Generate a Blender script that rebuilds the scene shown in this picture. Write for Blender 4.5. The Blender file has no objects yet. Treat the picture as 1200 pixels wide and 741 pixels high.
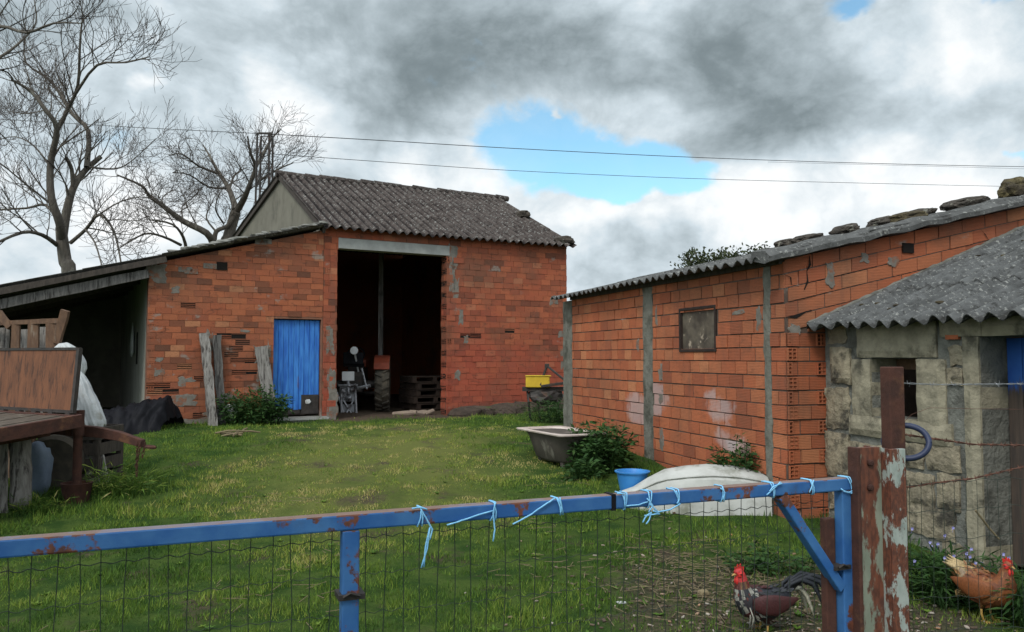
import bpy, bmesh, math, random
import numpy as np
from mathutils import Vector, Matrix, noise as mnoise
random.seed(7)
RNG = np.random.default_rng(7)
PI = math.pi
scene = bpy.context.scene
COL = scene.collection
V = Vector

# ------------------------------------------------------------------ camera geometry
EYE = V((0, 0, 1.62)); FPX = 942.0; CX, CY = 600.0, 370.5
PITCH = math.atan((418 - CY) / FPX)
FW = V((0, math.cos(PITCH), math.sin(PITCH))); UP = V((0, -math.sin(PITCH), math.cos(PITCH))); RT = V((1, 0, 0))

def ray(px, py):
    return (FW + RT * ((px - CX) / FPX) + UP * ((CY - py) / FPX))
def at(px, py, y):
    d = ray(px, py); return EYE + d * (y / d.y)
def plane_hit(p0, d, px, py):
    """(distance along d, z) where the line of sight meets the vertical plane through p0 along d"""
    n = V((-d[1], d[0])); r = ray(px, py)
    k = (n.x * (p0[0]) + n.y * (p0[1])) / (n.x * r.x + n.y * r.y)
    p = EYE + r * k
    return (p.x - p0[0]) * d[0] + (p.y - p0[1]) * d[1], p.z
def sstep(a, b, x):
    t = np.clip((x - a) / (b - a), 0, 1); return t * t * (3 - 2 * t)
def hgt(x, y):
    return (0.45 * sstep(5.5, 13.5, np.asarray(y, float)) + 0.012 * np.sin(np.asarray(x, float) * 1.3 + 1.1 * np.asarray(y, float))
            + 0.010 * np.sin(np.asarray(x, float) * 3.1 - 2.3 * np.asarray(y, float) + 1.0))
def H(x, y): return float(hgt(x, y))
def ground(px, py):
    r = ray(px, py); z = 0.0
    for _ in range(30):
        k = (z - EYE.z) / r.z; p = EYE + r * k; z = H(p.x, p.y)
    return V((p.x, p.y, z))

# ------------------------------------------------------------------ node helper
class S:
    def __init__(s, nt, sock): s.nt = nt; s.s = sock
    def _m(s, op, o=None, c=None):
        n = s.nt.nodes.new('ShaderNodeMath'); n.operation = op
        for i, v in enumerate((s, o, c)):
            if v is None: continue
            if isinstance(v, S): s.nt.links.new(v.s, n.inputs[i])
            else: n.inputs[i].default_value = v
        return S(s.nt, n.outputs[0])
    def __add__(s, o): return s._m('ADD', o)
    def __radd__(s, o): return s._m('ADD', o)
    def __sub__(s, o): return s._m('SUBTRACT', o)
    def __mul__(s, o): return s._m('MULTIPLY', o)
    def __rmul__(s, o): return s._m('MULTIPLY', o)
    def __truediv__(s, o): return s._m('DIVIDE', o)
    def pw(s, o): return s._m('POWER', o)
    def mx(s, o): return s._m('MAXIMUM', o)
    def mn(s, o): return s._m('MINIMUM', o)
    def step(s, a, b):
        n = s.nt.nodes.new('ShaderNodeMapRange'); n.interpolation_type = 'SMOOTHSTEP'
        s.nt.links.new(s.s, n.inputs[0]); n.inputs[1].default_value = a; n.inputs[2].default_value = b
        return S(s.nt, n.outputs[0])
class NB:
    def __init__(s, nt): s.nt = nt
    def node(s, t, **k):
        n = s.nt.nodes.new(t)
        for a, v in k.items(): setattr(n, a, v)
        return n
    def link(s, a, b): s.nt.links.new(a.s if isinstance(a, S) else a, b)
    def noise(s, vec, scale, detail=4, rough=.55, out=0, dist=0):
        n = s.node('ShaderNodeTexNoise'); n.inputs['Scale'].default_value = scale; n.inputs['Detail'].default_value = detail
        n.inputs['Roughness'].default_value = rough; n.inputs['Distortion'].default_value = dist
        if vec is not None: s.link(vec, n.inputs['Vector'])
        return S(s.nt, n.outputs[out])
    def voronoi(s, vec, scale, feature='F1', out='Distance'):
        n = s.node('ShaderNodeTexVoronoi', feature=feature); n.inputs['Scale'].default_value = scale
        s.link(vec, n.inputs['Vector']); return S(s.nt, n.outputs[out])
    def mapping(s, vec, scale=(1, 1, 1), loc=(0, 0, 0), rot=(0, 0, 0)):
        n = s.node('ShaderNodeMapping'); n.inputs['Scale'].default_value = scale; n.inputs['Location'].default_value = loc
        n.inputs['Rotation'].default_value = rot
        s.link(vec, n.inputs['Vector']); return S(s.nt, n.outputs[0])
    def ramp(s, fac, stops, interp='LINEAR'):
        n = s.node('ShaderNodeValToRGB'); cr = n.color_ramp; cr.interpolation = interp
        while len(cr.elements) < len(stops): cr.elements.new(0.5)
        for e, (p, c) in zip(cr.elements, stops): e.position = p; e.color = (*c, 1)
        s.link(fac, n.inputs[0]); return S(s.nt, n.outputs[0])
    def mix(s, fac, a, b, blend='MIX'):
        n = s.node('ShaderNodeMix', data_type='RGBA', blend_type=blend)
        if isinstance(fac, S): s.link(fac, n.inputs[0])
        else: n.inputs[0].default_value = fac
        for v, i in ((a, 6), (b, 7)):
            if isinstance(v, S): s.link(v, n.inputs[i])
            else: n.inputs[i].default_value = (*v, 1)
        return S(s.nt, n.outputs[2])
    def sep(s, vec):
        n = s.node('ShaderNodeSeparateXYZ'); s.link(vec, n.inputs[0]); return [S(s.nt, o) for o in n.outputs]
    def pos(s): return S(s.nt, s.node('ShaderNodeNewGeometry').outputs['Position'])
    def attr(s, name):
        n = s.node('ShaderNodeAttribute'); n.attribute_name = name; return S(s.nt, n.outputs['Color'])

def new_mat(name):
    m = bpy.data.materials.new(name); m.use_nodes = True
    nt = m.node_tree; b = nt.nodes['Principled BSDF']
    return m, NB(nt), b
def bump(nb, bs, h, strength=.5, dist=.01):
    n = nb.node('ShaderNodeBump'); n.inputs['Strength'].default_value = strength; n.inputs['Distance'].default_value = dist
    nb.link(h, n.inputs['Height']); nb.link(n.outputs[0], bs.inputs['Normal'])

def mat(name, c1, c2, scale=6, rough=.85, c3=None, s3=2.5, t3=(.56, .66), stretch=(1, 1, 1), bmp=.4, bd=.01, metal=0, detail=6, rot=(0, 0, 0), spec=.3, obj=False):
    """two colours mixed by noise, and an optional third in patches with soft edges"""
    m, nb, bs = new_mat(name)
    if obj: p = S(nb.nt, nb.node('ShaderNodeTexCoord').outputs['Object'])
    else: p = nb.pos()
    q = nb.mapping(p, stretch, rot=rot)
    n = nb.noise(q, scale, detail, .6)
    col = nb.mix(n.step(.3, .7), c1, c2)
    if c3 is not None:
        k = nb.noise(nb.mapping(q, (1, 1, 1), (3, 7, 1)), s3, 6, .65)
        col = nb.mix(k.step(*t3), col, c3)
    nb.link(col, bs.inputs['Base Color']); bs.inputs['Roughness'].default_value = rough
    bs.inputs['Metallic'].default_value = metal; bs.inputs['Specular IOR Level'].default_value = spec
    if bmp: bump(nb, bs, nb.noise(q, scale * 2.2, 5, .65), bmp, bd)
    return m

def brick_mat(name, stops, dirt=.5, white=None, low=None, cement=(.63, .70), groove=1.0, red=None, dk=0.):
    m, nb, bs = new_mat(name)
    p = nb.pos(); t = nb.attr('tint'); tr, tg, tb = nb.sep(t); x, y, z = nb.sep(p)
    col = nb.ramp(tr, stops)
    fine = nb.noise(nb.mapping(p, (5, 5, 22)), 4, 5, .6)
    col = nb.mix(fine.step(.3, .75) * .4, col, (.20, .085, .045))
    if red:
        rk = nb.noise(nb.mapping(p, (1, 1, 1.4), (3, 8, 2)), .8, 5, .65) + (z - red) * -.12
        col = nb.mix(rk.step(.38, .66) * .55, col, (.36, .072, .045))
    if dk:
        sp = nb.noise(nb.mapping(p, (1, 1, 2.6), (7, 1, 3)), 5.5, 6, .7)
        col = nb.mix(sp.step(.54, .68) * dk, col, (.085, .04, .028))
    big = nb.noise(p, 1.1, 5, .6)
    col = nb.mix(big.step(.42, .72) * dirt, col, (.13, .075, .05))
    soot = nb.noise(nb.mapping(p, (3, 3, .5), (5, 1, 2)), 1.6, 5, .6)
    col = nb.mix(soot.step(.55, .75) * .35, col, (.10, .065, .05))
    cm = nb.noise(nb.mapping(p, (1, 1, 1.5), (11, 4, 9)), 2.3, 6, .6) + (tg - .5) * .10
    col = nb.mix(cm.step(*cement) * .75, col, (.25, .22, .19))
    if low:
        damp = (z * -1.0 + (low + .0)) + (nb.noise(p, 2.0, 4) - .5) * .9
        col = nb.mix(damp.step(0, .5) * .6, col, (.075, .05, .04))
    if white:
        for (wx, wy, wz, r) in white:
            d = ((x - wx) * (x - wx) + (y - wy) * (y - wy) + (z - wz) * (z - wz) * 2.6)
            k = (d * (-1 / (r * r)) + 1) + (nb.noise(p, 9, 6, .75) - .5) * 1.8 + (tb - .5) * 1.2
            col = nb.mix(k.step(.0, .9) * .5, col, (.46, .42, .42))
    nb.link(col, bs.inputs['Base Color']); bs.inputs['Roughness'].default_value = .9; bs.inputs['Specular IOR Level'].default_value = .2
    g = (z * (2 * PI / .0155))._m('SINE') * .25 * groove
    bump(nb, bs, g + nb.noise(p, 45, 5, .7), .5, .006)
    return m

STOPS_BARN = [(0, (.13, .05, .032)), (.12, (.25, .078, .042)), (.4, (.36, .098, .048)), (.68, (.42, .126, .058)), (.92, (.30, .084, .046)), (1, (.46, .19, .095))]
STOPS_SHED = [(0, (.30, .09, .045)), (.12, (.40, .12, .055)), (.5, (.47, .145, .062)), (.88, (.46, .165, .075)), (1, (.53, .22, .10))]

# shed frame is needed for the whitish marks on its wall
UA = math.radians(18.2); U2 = V((-math.sin(UA), math.cos(UA))); V2 = V((math.cos(UA), math.sin(UA)))
SC = V((2.62, 7.70))
def shed_pt(u, v, z): return V((SC.x + U2.x * u + V2.x * v, SC.y + U2.y * u + V2.y * v, z))
def shed_hit(px, py):
    return plane_hit(SC, U2, px, py)
WH = []
for (px, py, r) in ((770, 468, .34), (842, 477, .30), (850, 512, .24), (748, 480, .36), (866, 520, .22)):
    u, z = shed_hit(px, py); q = shed_pt(u, 0, z); WH.append((q.x, q.y, q.z, r))

M = {}
STOPS_BARN = [(p, (c[0] * .96, c[1] * .90, c[2] * .95)) for p, c in STOPS_BARN]; STOPS_SHED = [(p, (c[0] * .96, c[1] * .91, c[2] * .95)) for p, c in STOPS_SHED]
M['brick_barn'] = brick_mat('barn_brick', STOPS_BARN, .6, low=.80, cement=(.66, .74), red=2.0, dk=.6)
M['brick_annex'] = brick_mat('annex_brick', [(p, (c[0] * .98, c[1] * 1.10, c[2] * 1.05)) for p, c in STOPS_BARN], .5, low=.75, cement=(.62, .70), dk=.65)
M['brick_shed'] = brick_mat('shed_brick', STOPS_SHED, .42, WH, low=.35, cement=(.82, .90), dk=.30)
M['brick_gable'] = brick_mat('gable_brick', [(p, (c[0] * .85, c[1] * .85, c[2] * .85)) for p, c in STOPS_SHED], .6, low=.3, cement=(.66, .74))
M['mortar'] = mat('mortar', (.24, .105, .065), (.15, .075, .05), 5, .95, (.25, .21, .18), 1.6, (.58, .7))
M['mortar_shed'] = mat('mortar_shed', (.07, .05, .04), (.13, .09, .07), 5, .95, (.40, .36, .32), 1.3, (.60, .72))
M['cement'] = mat('cement', (.22, .215, .195), (.15, .145, .13), 5, .93, (.10, .095, .085), 1.6, (.55, .75), bmp=.5)
M['cement_light'] = mat('cement_light', (.36, .36, .34), (.28, .28, .265), 6, .9, (.19, .185, .17), 2.2, (.58, .75))
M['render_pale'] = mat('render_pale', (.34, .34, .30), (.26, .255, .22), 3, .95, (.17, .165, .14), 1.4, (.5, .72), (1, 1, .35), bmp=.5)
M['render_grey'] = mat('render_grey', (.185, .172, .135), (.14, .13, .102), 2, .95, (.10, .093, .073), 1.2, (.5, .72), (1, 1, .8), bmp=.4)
M['pillar'] = mat('pillar', (.19, .185, .155), (.12, .115, .095), 7, .95, (.065, .065, .05), 3, (.48, .66), bmp=.9, bd=.02)
M['void_shade'] = mat('hollow_shade', (.012, .008, .006), (.008, .006, .005), 10, .95)  # near-black colour standing in for the shade inside hollows, cracks and the slit
M['smear'] = mat('cement_smear', (.20, .18, .155), (.135, .12, .10), 9, .95, (.22, .10, .062), 6, (.52, .62), bmp=.8, bd=.012)
M['wood_grey'] = mat('wood_grey', (.30, .28, .26), (.16, .145, .13), 5, .9, (.06, .052, .048), 4, (.5, .62), (6, 6, .7), bmp=.9, bd=.012)
M['wood_brown'] = mat('wood_brown', (.15, .085, .05), (.09, .052, .034), 6, .85, (.20, .15, .11), 3, (.58, .7), (5, 5, 1), bmp=.6)
M['wood_dark'] = mat('wood_dark', (.075, .06, .05), (.04, .033, .028), 6, .9, None, bmp=.6, stretch=(4, 4, 1))
M['rust'] = mat('rust', (.082, .033, .023), (.05, .023, .018), 14, .85, (.12, .055, .03), 6, (.55, .68), bmp=.5)
M['rust_panel'] = mat('rust_panel', (.18, .075, .038), (.125, .054, .030), 5, .85, (.05, .027, .02), 3.5, (.48, .66), (3.5, 3.5, .8), bmp=.5)
M['dark_metal'] = mat('dark_metal', (.035, .032, .03), (.06, .05, .045), 12, .6, (.09, .045, .03), 5, (.55, .7), metal=.3)
M['black_plastic'] = mat('black_plastic', (.009, .009, .011), (.014, .014, .017), 8, .55, bmp=.5, spec=.06)
M['white_plastic'] = mat('white_plastic', (.54, .56, .57), (.42, .43, .43), 6, .55, (.30, .29, .26), 4, (.56, .72), bmp=.5)
M['blue_plastic'] = mat('blue_plastic', (.035, .19, .50), (.05, .24, .55), 5, .4, (.10, .20, .33), 4, (.6, .75), bmp=.2)
M['twine'] = mat('twine', (.20, .50, .80), (.28, .60, .86), 60, .6, bmp=.6, bd=.002)
M['wire_green'] = mat('wire_green', (.018, .028, .022), (.035, .045, .035), 30, .6, bmp=.2)
M['wire_rust'] = mat('wire_rust', (.13, .055, .035), (.08, .04, .03), 40, .8)
M['wire_zinc'] = mat('wire_zinc', (.30, .31, .32), (.2, .2, .2), 30, .5, metal=.5)
M['cable'] = mat('cable', (.03, .03, .033), (.04, .04, .04), 2, .6, bmp=0)
M['bark'] = mat('bark', (.11, .095, .078), (.07, .06, .05), 8, .95, (.17, .16, .13), 3, (.56, .68), (2, 2, .6), bmp=.8, bd=.03)
M['twig'] = mat('twig', (.07, .056, .046), (.045, .036, .032), 3, .95, bmp=0)
M['yellow'] = mat('yellow_paint', (.62, .42, .03), (.52, .34, .03), 8, .5, (.16, .08, .03), 5, (.58, .66), bmp=.2)
M['red_paint'] = mat('red_paint', (.24, .05, .025), (.17, .04, .022), 6, .5, (.10, .05, .035), 4, (.55, .7), bmp=.2)
M['rubber'] = mat('rubber', (.05, .044, .036), (.09, .076, .058), 7, .9, (.13, .105, .075), 4, (.5, .7))
M['stone_cut'] = mat('granite_cut', (.32, .288, .208), (.20, .18, .13), 7, .95, (.085, .078, .058), 3.5, (.52, .70), bmp=1, bd=.02)
M['stone_rough'] = mat('granite_rough', (.33, .285, .20), (.20, .172, .122), 6, .95, (.055, .05, .04), 4, (.48, .64), bmp=1, bd=.04)
M['stone_mortar'] = mat('stone_mortar', (.19, .19, .165), (.125, .125, .11), 5, .95, (.07, .068, .058), 2.6, (.48, .64), bmp=1, bd=.04)
M['roof_stone'] = mat('roof_stone', (.075, .062, .05), (.04, .034, .028), 9, .95, (.20, .19, .155), 7, (.57, .64), bmp=1, bd=.03)
M['roof_stone_mossy'] = mat('roof_stone_mossy', (.075, .06, .03), (.045, .036, .025), 10, .95, (.13, .105, .05), 6, (.52, .66), bmp=1, bd=.03)
M['glass_dirty'] = mat('dirty_pane', (.16, .135, .10), (.055, .046, .036), 5, .35, (.40, .33, .25), 4.5, (.57, .63), bmp=.1, spec=.5)
M['frame_dark'] = mat('frame_dark', (.022, .016, .014), (.04, .025, .02), 12, .6)
M['enamel'] = mat('bath_enamel', (.58, .49, .44), (.48, .40, .36), 5, .4, (.33, .26, .21), 3, (.58, .78), bmp=.2)
M['bath_iron'] = mat('bath_iron', (.10, .085, .07), (.065, .055, .048), 6, .8, (.22, .20, .17), 3, (.58, .68), (1, 1, .5))
M['tank_white'] = mat('tank_white', (.50, .50, .475), (.36, .36, .335), 3, .6, (.19, .19, .15), 3.5, (.50, .70), bmp=.3, bd=.02)
M['straw'] = mat('straw', (.22, .175, .10), (.13, .10, .06), 30, .9, bmp=0)
M['leaf_dead'] = mat('leaf_dead', (.30, .12, .04), (.22, .12, .06), 20, .8, bmp=0)
M['plate_white'] = mat('plate_white', (.75, .75, .75), (.62, .63, .65), 8, .5)
M['silver'] = mat('silver_metal', (.38, .38, .40), (.22, .22, .23), 10, .5, (.06, .05, .05), 6, (.5, .62), metal=.4)
M['carton'] = mat('carton', (.26, .2, .15), (.2, .15, .12), 8, .9)

def paint_over_rust(name, paint, paint2, rust_t=(.60, .64), scale=5, stretch=(1, 1, 1), top_rust=False, rough=.5, off=(2, 5, 3)):
    m, nb, bs = new_mat(name)
    p = nb.pos(); q = nb.mapping(p, stretch)
    col = nb.mix(nb.noise(q, scale * 2, 4).step(.3, .7), paint, paint2)
    k = nb.noise(nb.mapping(q, (1, 1, 1), off), scale, 8, .68)
    if top_rust:
        nz = nb.sep(S(nb.nt, nb.node('ShaderNodeNewGeometry').outputs['Normal']))[2]
        k = k + nz.mx(0) * .10
    rc = nb.mix(nb.noise(q, scale * 6, 4).step(.35, .65), (.17, .06, .035), (.085, .035, .025))
    col = nb.mix(k.step(*rust_t), col, rc)
    if top_rust: col = nb.mix(nz.step(.7, .9) * (k * -1.0 + 1.25).mn(1), col, (.27, .19, .155))
    dirt = nb.noise(nb.mapping(q, (1, 1, 1), (9, 2, 4)), scale * 1.5, 6, .7)
    col = nb.mix(dirt.step(.55, .8) * .6, col, (.05, .05, .055))
    nb.link(col, bs.inputs['Base Color']); bs.inputs['Roughness'].default_value = rough
    bs.inputs['Specular IOR Level'].default_value = .35
    bump(nb, bs, k + nb.noise(p, 120, 3) * .15, .35, .004)
    return m
M['blue_gate'] = paint_over_rust('blue_gate_paint', (.022, .10, .30), (.055, .165, .37), (.55, .58), 4.2, top_rust=True, off=(13.3, 8.1, 4.7))
M['blue_door'] = paint_over_rust('blue_door_paint', (.016, .105, .42), (.05, .22, .60), (.64, .69), 2.4, (4.5, 4.5, .55), rough=.65)
M['post_paint'] = paint_over_rust('post_paint', (.19, .215, .165), (.26, .28, .22), (.445, .50), 4.5, (2.2, 2.2, .8))
M['post_flange'] = paint_over_rust('flange_paint', (.28, .32, .29), (.36, .39, .36), (.465, .51), 14, (1.3, 1.3, .6))

def fibro(name, c1, c2, spots, sc=1.0, valley_shade=.55):
    m, nb, bs = new_mat(name)
    p = nb.pos()
    col = nb.mix(nb.noise(p, 3 * sc, 6, .65).step(.3, .7), c1, c2)
    k = nb.noise(p, 9 * sc, 7, .75)
    col = nb.mix(k.step(.52, .66) * .8, col, spots)
    l = nb.noise(nb.mapping(p, (1, 1, 1), (4, 8, 2)), 17 * sc, 6, .75)
    col = nb.mix(l.step(.56, .62) * .85, col, (.27, .27, .25))
    tv = nb.sep(nb.attr('tint'))[0]     # valleys painted darker for stripes of shade between the waves, mottled like moss
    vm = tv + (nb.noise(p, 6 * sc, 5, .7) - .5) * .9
    col = nb.mix(vm.step(.45, .95) * valley_shade, col, spots)
    nb.link(col, bs.inputs['Base Color']); bs.inputs['Roughness'].default_value = .95; bs.inputs['Specular IOR Level'].default_value = .15
    bump(nb, bs, k + l, .7, .012)
    return m
M['fibro_barn'] = fibro('fibre_cement_barn', (.085, .070, .063), (.048, .038, .034), (.013, .010, .010), valley_shade=.95)
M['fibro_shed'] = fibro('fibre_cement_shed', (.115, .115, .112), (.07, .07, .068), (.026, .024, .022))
M['fibro_cottage'] = fibro('fibre_cement_cottage', (.115, .117, .116), (.062, .063, .062), (.022, .021, .019), 1.7, valley_shade=.75)
M['fibro_annex'] = fibro('fibre_cement_annex', (.13, .125, .12), (.09, .085, .08), (.04, .038, .035))

def leaf_mat(name, ramp, trans=.25):
    m, nb, bs = new_mat(name)
    t = nb.attr('tint'); r, g, b = nb.sep(t)
    col = nb.ramp(r, ramp); nb.link(col, bs.inputs['Base Color']); bs.inputs['Roughness'].default_value = .7
    bs.inputs['Specular IOR Level'].default_value = .25
    tr = nb.node('ShaderNodeBsdfTranslucent'); nb.link(col, tr.inputs[0])
    mx = nb.node('ShaderNodeMixShader'); mx.inputs[0].default_value = trans
    nb.link(bs.outputs[0], mx.inputs[1]); nb.link(tr.outputs[0], mx.inputs[2])
    out = nb.nt.nodes['Material Output']; nb.link(mx.outputs[0], out.inputs[0])
    return m
M['grass'] = leaf_mat('grass_blades', [(0, (.028, .070, .012)), (.3, (.080, .155, .020)), (.6, (.18, .25, .036)), (.82, (.30, .32, .065)), (1, (.42, .35, .14))])
M['weed'] = leaf_mat('weed_leaves', [(0, (.018, .045, .012)), (.5, (.035, .085, .02)), (1, (.07, .13, .03))])
M['evergreen'] = leaf_mat('evergreen_leaves', [(0, (.02, .032, .014)), (.5, (.042, .055, .022)), (1, (.08, .085, .035))])
M['flower'] = leaf_mat('violet_petals', [(0, (.26, .25, .58)), (.5, (.36, .36, .70)), (1, (.5, .5, .8))])

# ------------------------------------------------------------------ mesh builder
class MB:
    def __init__(s): s.v = []; s.f = []; s.m = []; s.c = []
    def add(s, vs, fs, m=0, c=(.5, .5, .5)):
        b = len(s.v); s.v.extend(tuple(p) for p in vs)
        for f in fs: s.f.append(tuple(b + i for i in f)); s.m.append(m); s.c.append(c)
    def hexa(s, p, m=0, c=(.5, .5, .5), skip=()):
        """p: 8 points, bottom four counter-clockwise from above, then top four"""
        F = [(3, 2, 1, 0), (4, 5, 6, 7), (0, 1, 5, 4), (1, 2, 6, 5), (2, 3, 7, 6), (3, 0, 4, 7)]
        s.add(p, [f for i, f in enumerate(F) if i not in skip], m, c)
    def box(s, o, size, ax=None, m=0, c=(.5, .5, .5)):
        """box centred on o with half sizes along axes ax"""
        ax = ax or (V((1, 0, 0)), V((0, 1, 0)), V((0, 0, 1)))
        o = V(o); a, b, d = [V(ax[i]) * (size[i] / 2) for i in range(3)]
        s.hexa([o - a - b - d, o + a - b - d, o + a + b - d, o - a + b - d, o - a - b + d, o + a - b + d, o + a + b + d, o - a + b + d], m, c)
    def beam(s, p, q, w, h, m=0, up=V((0, 0, 1)), c=(.5, .5, .5)):
        p, q = V(p), V(q); d = (q - p); L = d.length; d.normalize()
        side = d.cross(up)
        if side.length < 1e-4: side = d.cross(V((0, 1, 0)))
        side.normalize(); u = side.cross(d)
        s.box((p + q) / 2, (L, w, h), (d, side, u), m, c)
    def plank(s, p, q, w, h, m=0, up=V((0, 0, 1)), n=8, jit=.01, rnd=None):
        """a rough board: rings with jitter along its length"""
        rnd = rnd or random
        p, q = V(p), V(q); d = (q - p).normalized(); side = d.cross(up).normalized(); u = side.cross(d)
        rings = []
        for i in range(n + 1):
            o = p.lerp(q, i / n) + side * rnd.uniform(-jit, jit) + u * rnd.uniform(-jit, jit) * .4
            ww = w * rnd.uniform(.9, 1.05); hh = h * rnd.uniform(.9, 1.05)
            rings.append([o - side * ww / 2 - u * hh / 2, o + side * ww / 2 - u * hh / 2, o + side * ww / 2 + u * hh / 2, o - side * ww / 2 + u * hh / 2])
        s.loft(rings, m)
    def loft(s, rings, m=0, cap=True, closed=True, c=(.5, .5, .5)):
        n = len(rings[0]); vs = [p for r in rings for p in r]; fs = []
        for i in range(len(rings) - 1):
            for j in range(n if closed else n - 1):
                a = i * n + j; b = i * n + (j + 1) % n
                fs.append((a, b, b + n, a + n))
        if cap and closed:
            fs.append(tuple(reversed(range(n)))); fs.append(tuple((len(rings) - 1) * n + j for j in range(n)))
        s.add(vs, fs, m, c)
    def tube(s, pts, r, seg=6, m=0, cap=True, c=(.5, .5, .5)):
        pts = [V(p) for p in pts]; n = len(pts)
        rs = r if isinstance(r, (list, tuple)) else [r] * n
        rings = []; prev = None
        for i in range(n):
            d = (pts[min(i + 1, n - 1)] - pts[max(i - 1, 0)])
            if d.length < 1e-9: d = V((0, 0, 1))
            d.normalize()
            if prev is None:
                a = d.cross(V((0, 0, 1)) if abs(d.z) < .9 else V((1, 0, 0)))
            else:
                a = prev - d * prev.dot(d)
                if a.length < 1e-6: a = d.cross(V((.3, .5, .8)))
            a.normalize(); prev = a; b = d.cross(a)
            rings.append([pts[i] + (a * math.cos(2 * PI * k / seg) + b * math.sin(2 * PI * k / seg)) * rs[i] for k in range(seg)])
        s.loft(rings, m, cap, c=c)
    def ellipse_loft(s, secs, seg=18, m=0, c=(.5, .5, .5), side=V((1, 0, 0))):
        """secs: (centre, half width along side, half height, tangent)"""
        rings = []
        for (o, a, b, t) in secs:
            t = V(t).normalized(); sd = side - t * side.dot(t); sd.normalize(); u = sd.cross(t)
            rings.append([V(o) + sd * a * math.cos(2 * PI * k / seg) + u * b * math.sin(2 * PI * k / seg) for k in range(seg)])
        s.loft(rings, m, True, c=c)
    def lathe(s, o, prof, seg=24, ax=(V((1, 0, 0)), V((0, 1, 0)), V((0, 0, 1))), m=0, sx=1, sy=1):
        rings = [[V(o) + ax[0] * r * sx * math.cos(2 * PI * k / seg) + ax[1] * r * sy * math.sin(2 * PI * k / seg) + ax[2] * h for k in range(seg)] for r, h in prof]
        s.loft(rings, m, True)
    def rock(s, o, size, seed, m=0, sub=3, amp=.35, ax=None):
        bm = bmesh.new(); bmesh.ops.create_icosphere(bm, subdivisions=sub, radius=1)
        off = V((seed * 3.7, seed * 1.3, seed * .7)); ax = ax or (V((1, 0, 0)), V((0, 1, 0)), V((0, 0, 1)))
        vs = []
        for v in bm.verts:
            p = v.co.copy(); k = 1 + amp * (mnoise.noise(p * 1.1 + off) + .5 * mnoise.noise(p * 2.7 + off) + .3 * mnoise.noise(p * 6 + off))
            p = V((math.copysign(abs(p.x) ** .75, p.x), math.copysign(abs(p.y) ** .75, p.y), math.copysign(abs(p.z) ** .75, p.z))) * k
            vs.append(V(o) + ax[0] * p.x * size[0] / 2 + ax[1] * p.y * size[1] / 2 + ax[2] * p.z * size[2] / 2)
        fs = [tuple(v.index for v in f.verts) for f in bm.faces]; bm.free()
        s.add(vs, fs, m)
    def leaf(s, o, d, n, L, W, m=0, c=(.5, .5, .5)):
        d = d.normalized(); sd = d.cross(n)
        if sd.length < 1e-4: sd = d.cross(V((.2, .9, .3)))
        sd.normalize()
        o = V(o); mid = o + d * L * .45 + n * L * .06
        s.add([o, mid + sd * W / 2, o + d * L, mid - sd * W / 2], [(0, 1, 2, 3)], m, c)
    def build(s, name, mats, parent=None, smooth=False, bevel=0, auto=None):
        me = bpy.data.meshes.new(name)
        off = parent.matrix_world.translation if parent is not None and parent.matrix_world else V((0, 0, 0))
        base = BASE.get(parent.name, V((0, 0, 0))) if parent is not None else getattr(s, 'base', V((0, 0, 0)))
        me.from_pydata([(p[0] - base.x, p[1] - base.y, p[2] - base.z) for p in s.v], [], s.f)
        if not isinstance(mats, (list, tuple)): mats = [mats]
        for k in mats: me.materials.append(M[k] if isinstance(k, str) else k)
        me.polygons.foreach_set('material_index', s.m)
        at_ = me.attributes.new('tint', 'FLOAT_COLOR', 'FACE')
        arr = np.ones((len(s.f), 4), np.float32); arr[:, :3] = np.array(s.c, np.float32).reshape(-1, 3)
        at_.data.foreach_set('color', arr.ravel())
        if smooth: me.polygons.foreach_set('use_smooth', [True] * len(s.f))
        me.update()
        o = bpy.data.objects.new(name, me); COL.objects.link(o)
        if parent is not None: o.parent = parent; BASE[o.name] = base
        else: o.location = base
        if smooth == 'angle':
            try: me.set_sharp_from_angle(angle=math.radians(40))
            except Exception: pass
        if bevel:
            b = o.modifiers.new('bevel', 'BEVEL'); b.width = bevel; b.segments = 2; b.limit_method = 'ANGLE'
        return o
BASE = {}
def tag(o, label=None, cat=None, group=None, kind=None):
    if label: o['label'] = label
    if cat: o['category'] = cat
    if group: o['group'] = group
    if kind: o['kind'] = kind
    return o
def thing(name, loc, label, cat, group=None):
    o = bpy.data.objects.new(name, None); COL.objects.link(o); o.location = V(loc); o.empty_display_size = .2
    BASE[o.name] = V(loc)
    return tag(o, label, cat, group)
def solo(mb, name, mats, base, label, cat, group=None, **k):
    mb.base = V(base); o = mb.build(name, mats, None, **k); return tag(o, label, cat, group)
# ------------------------------------------------------------------ walls and roofs
class Frame:
    """wall frame: s along the wall, d into the building, z up"""
    def __init__(s, o, t, n): s.o = V(o[:2]); s.t = V(t); s.n = V(n)
    def pt(s, a, d, z): p = s.o + s.t * a + s.n * d; return V((p.x, p.y, z))
    @property
    def T(s): return V((s.t.x, s.t.y, 0))
    @property
    def N(s): return V((s.n.x, s.n.y, 0))
    def hit(s, px, py): return plane_hit(s.o, s.t, px, py)

def fbox(mb, fr, s0, s1, d0, d1, z0, z1, m=0, z1b=None, z0b=None, c=(.5, .5, .5)):
    z1b = z1 if z1b is None else z1b; z0b = z0 if z0b is None else z0b
    mb.hexa([fr.pt(s0, d0, z0), fr.pt(s1, d0, z0b), fr.pt(s1, d1, z0b), fr.pt(s0, d1, z0),
             fr.pt(s0, d0, z1), fr.pt(s1, d0, z1b), fr.pt(s1, d1, z1b), fr.pt(s0, d1, z1)], m, c)

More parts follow.
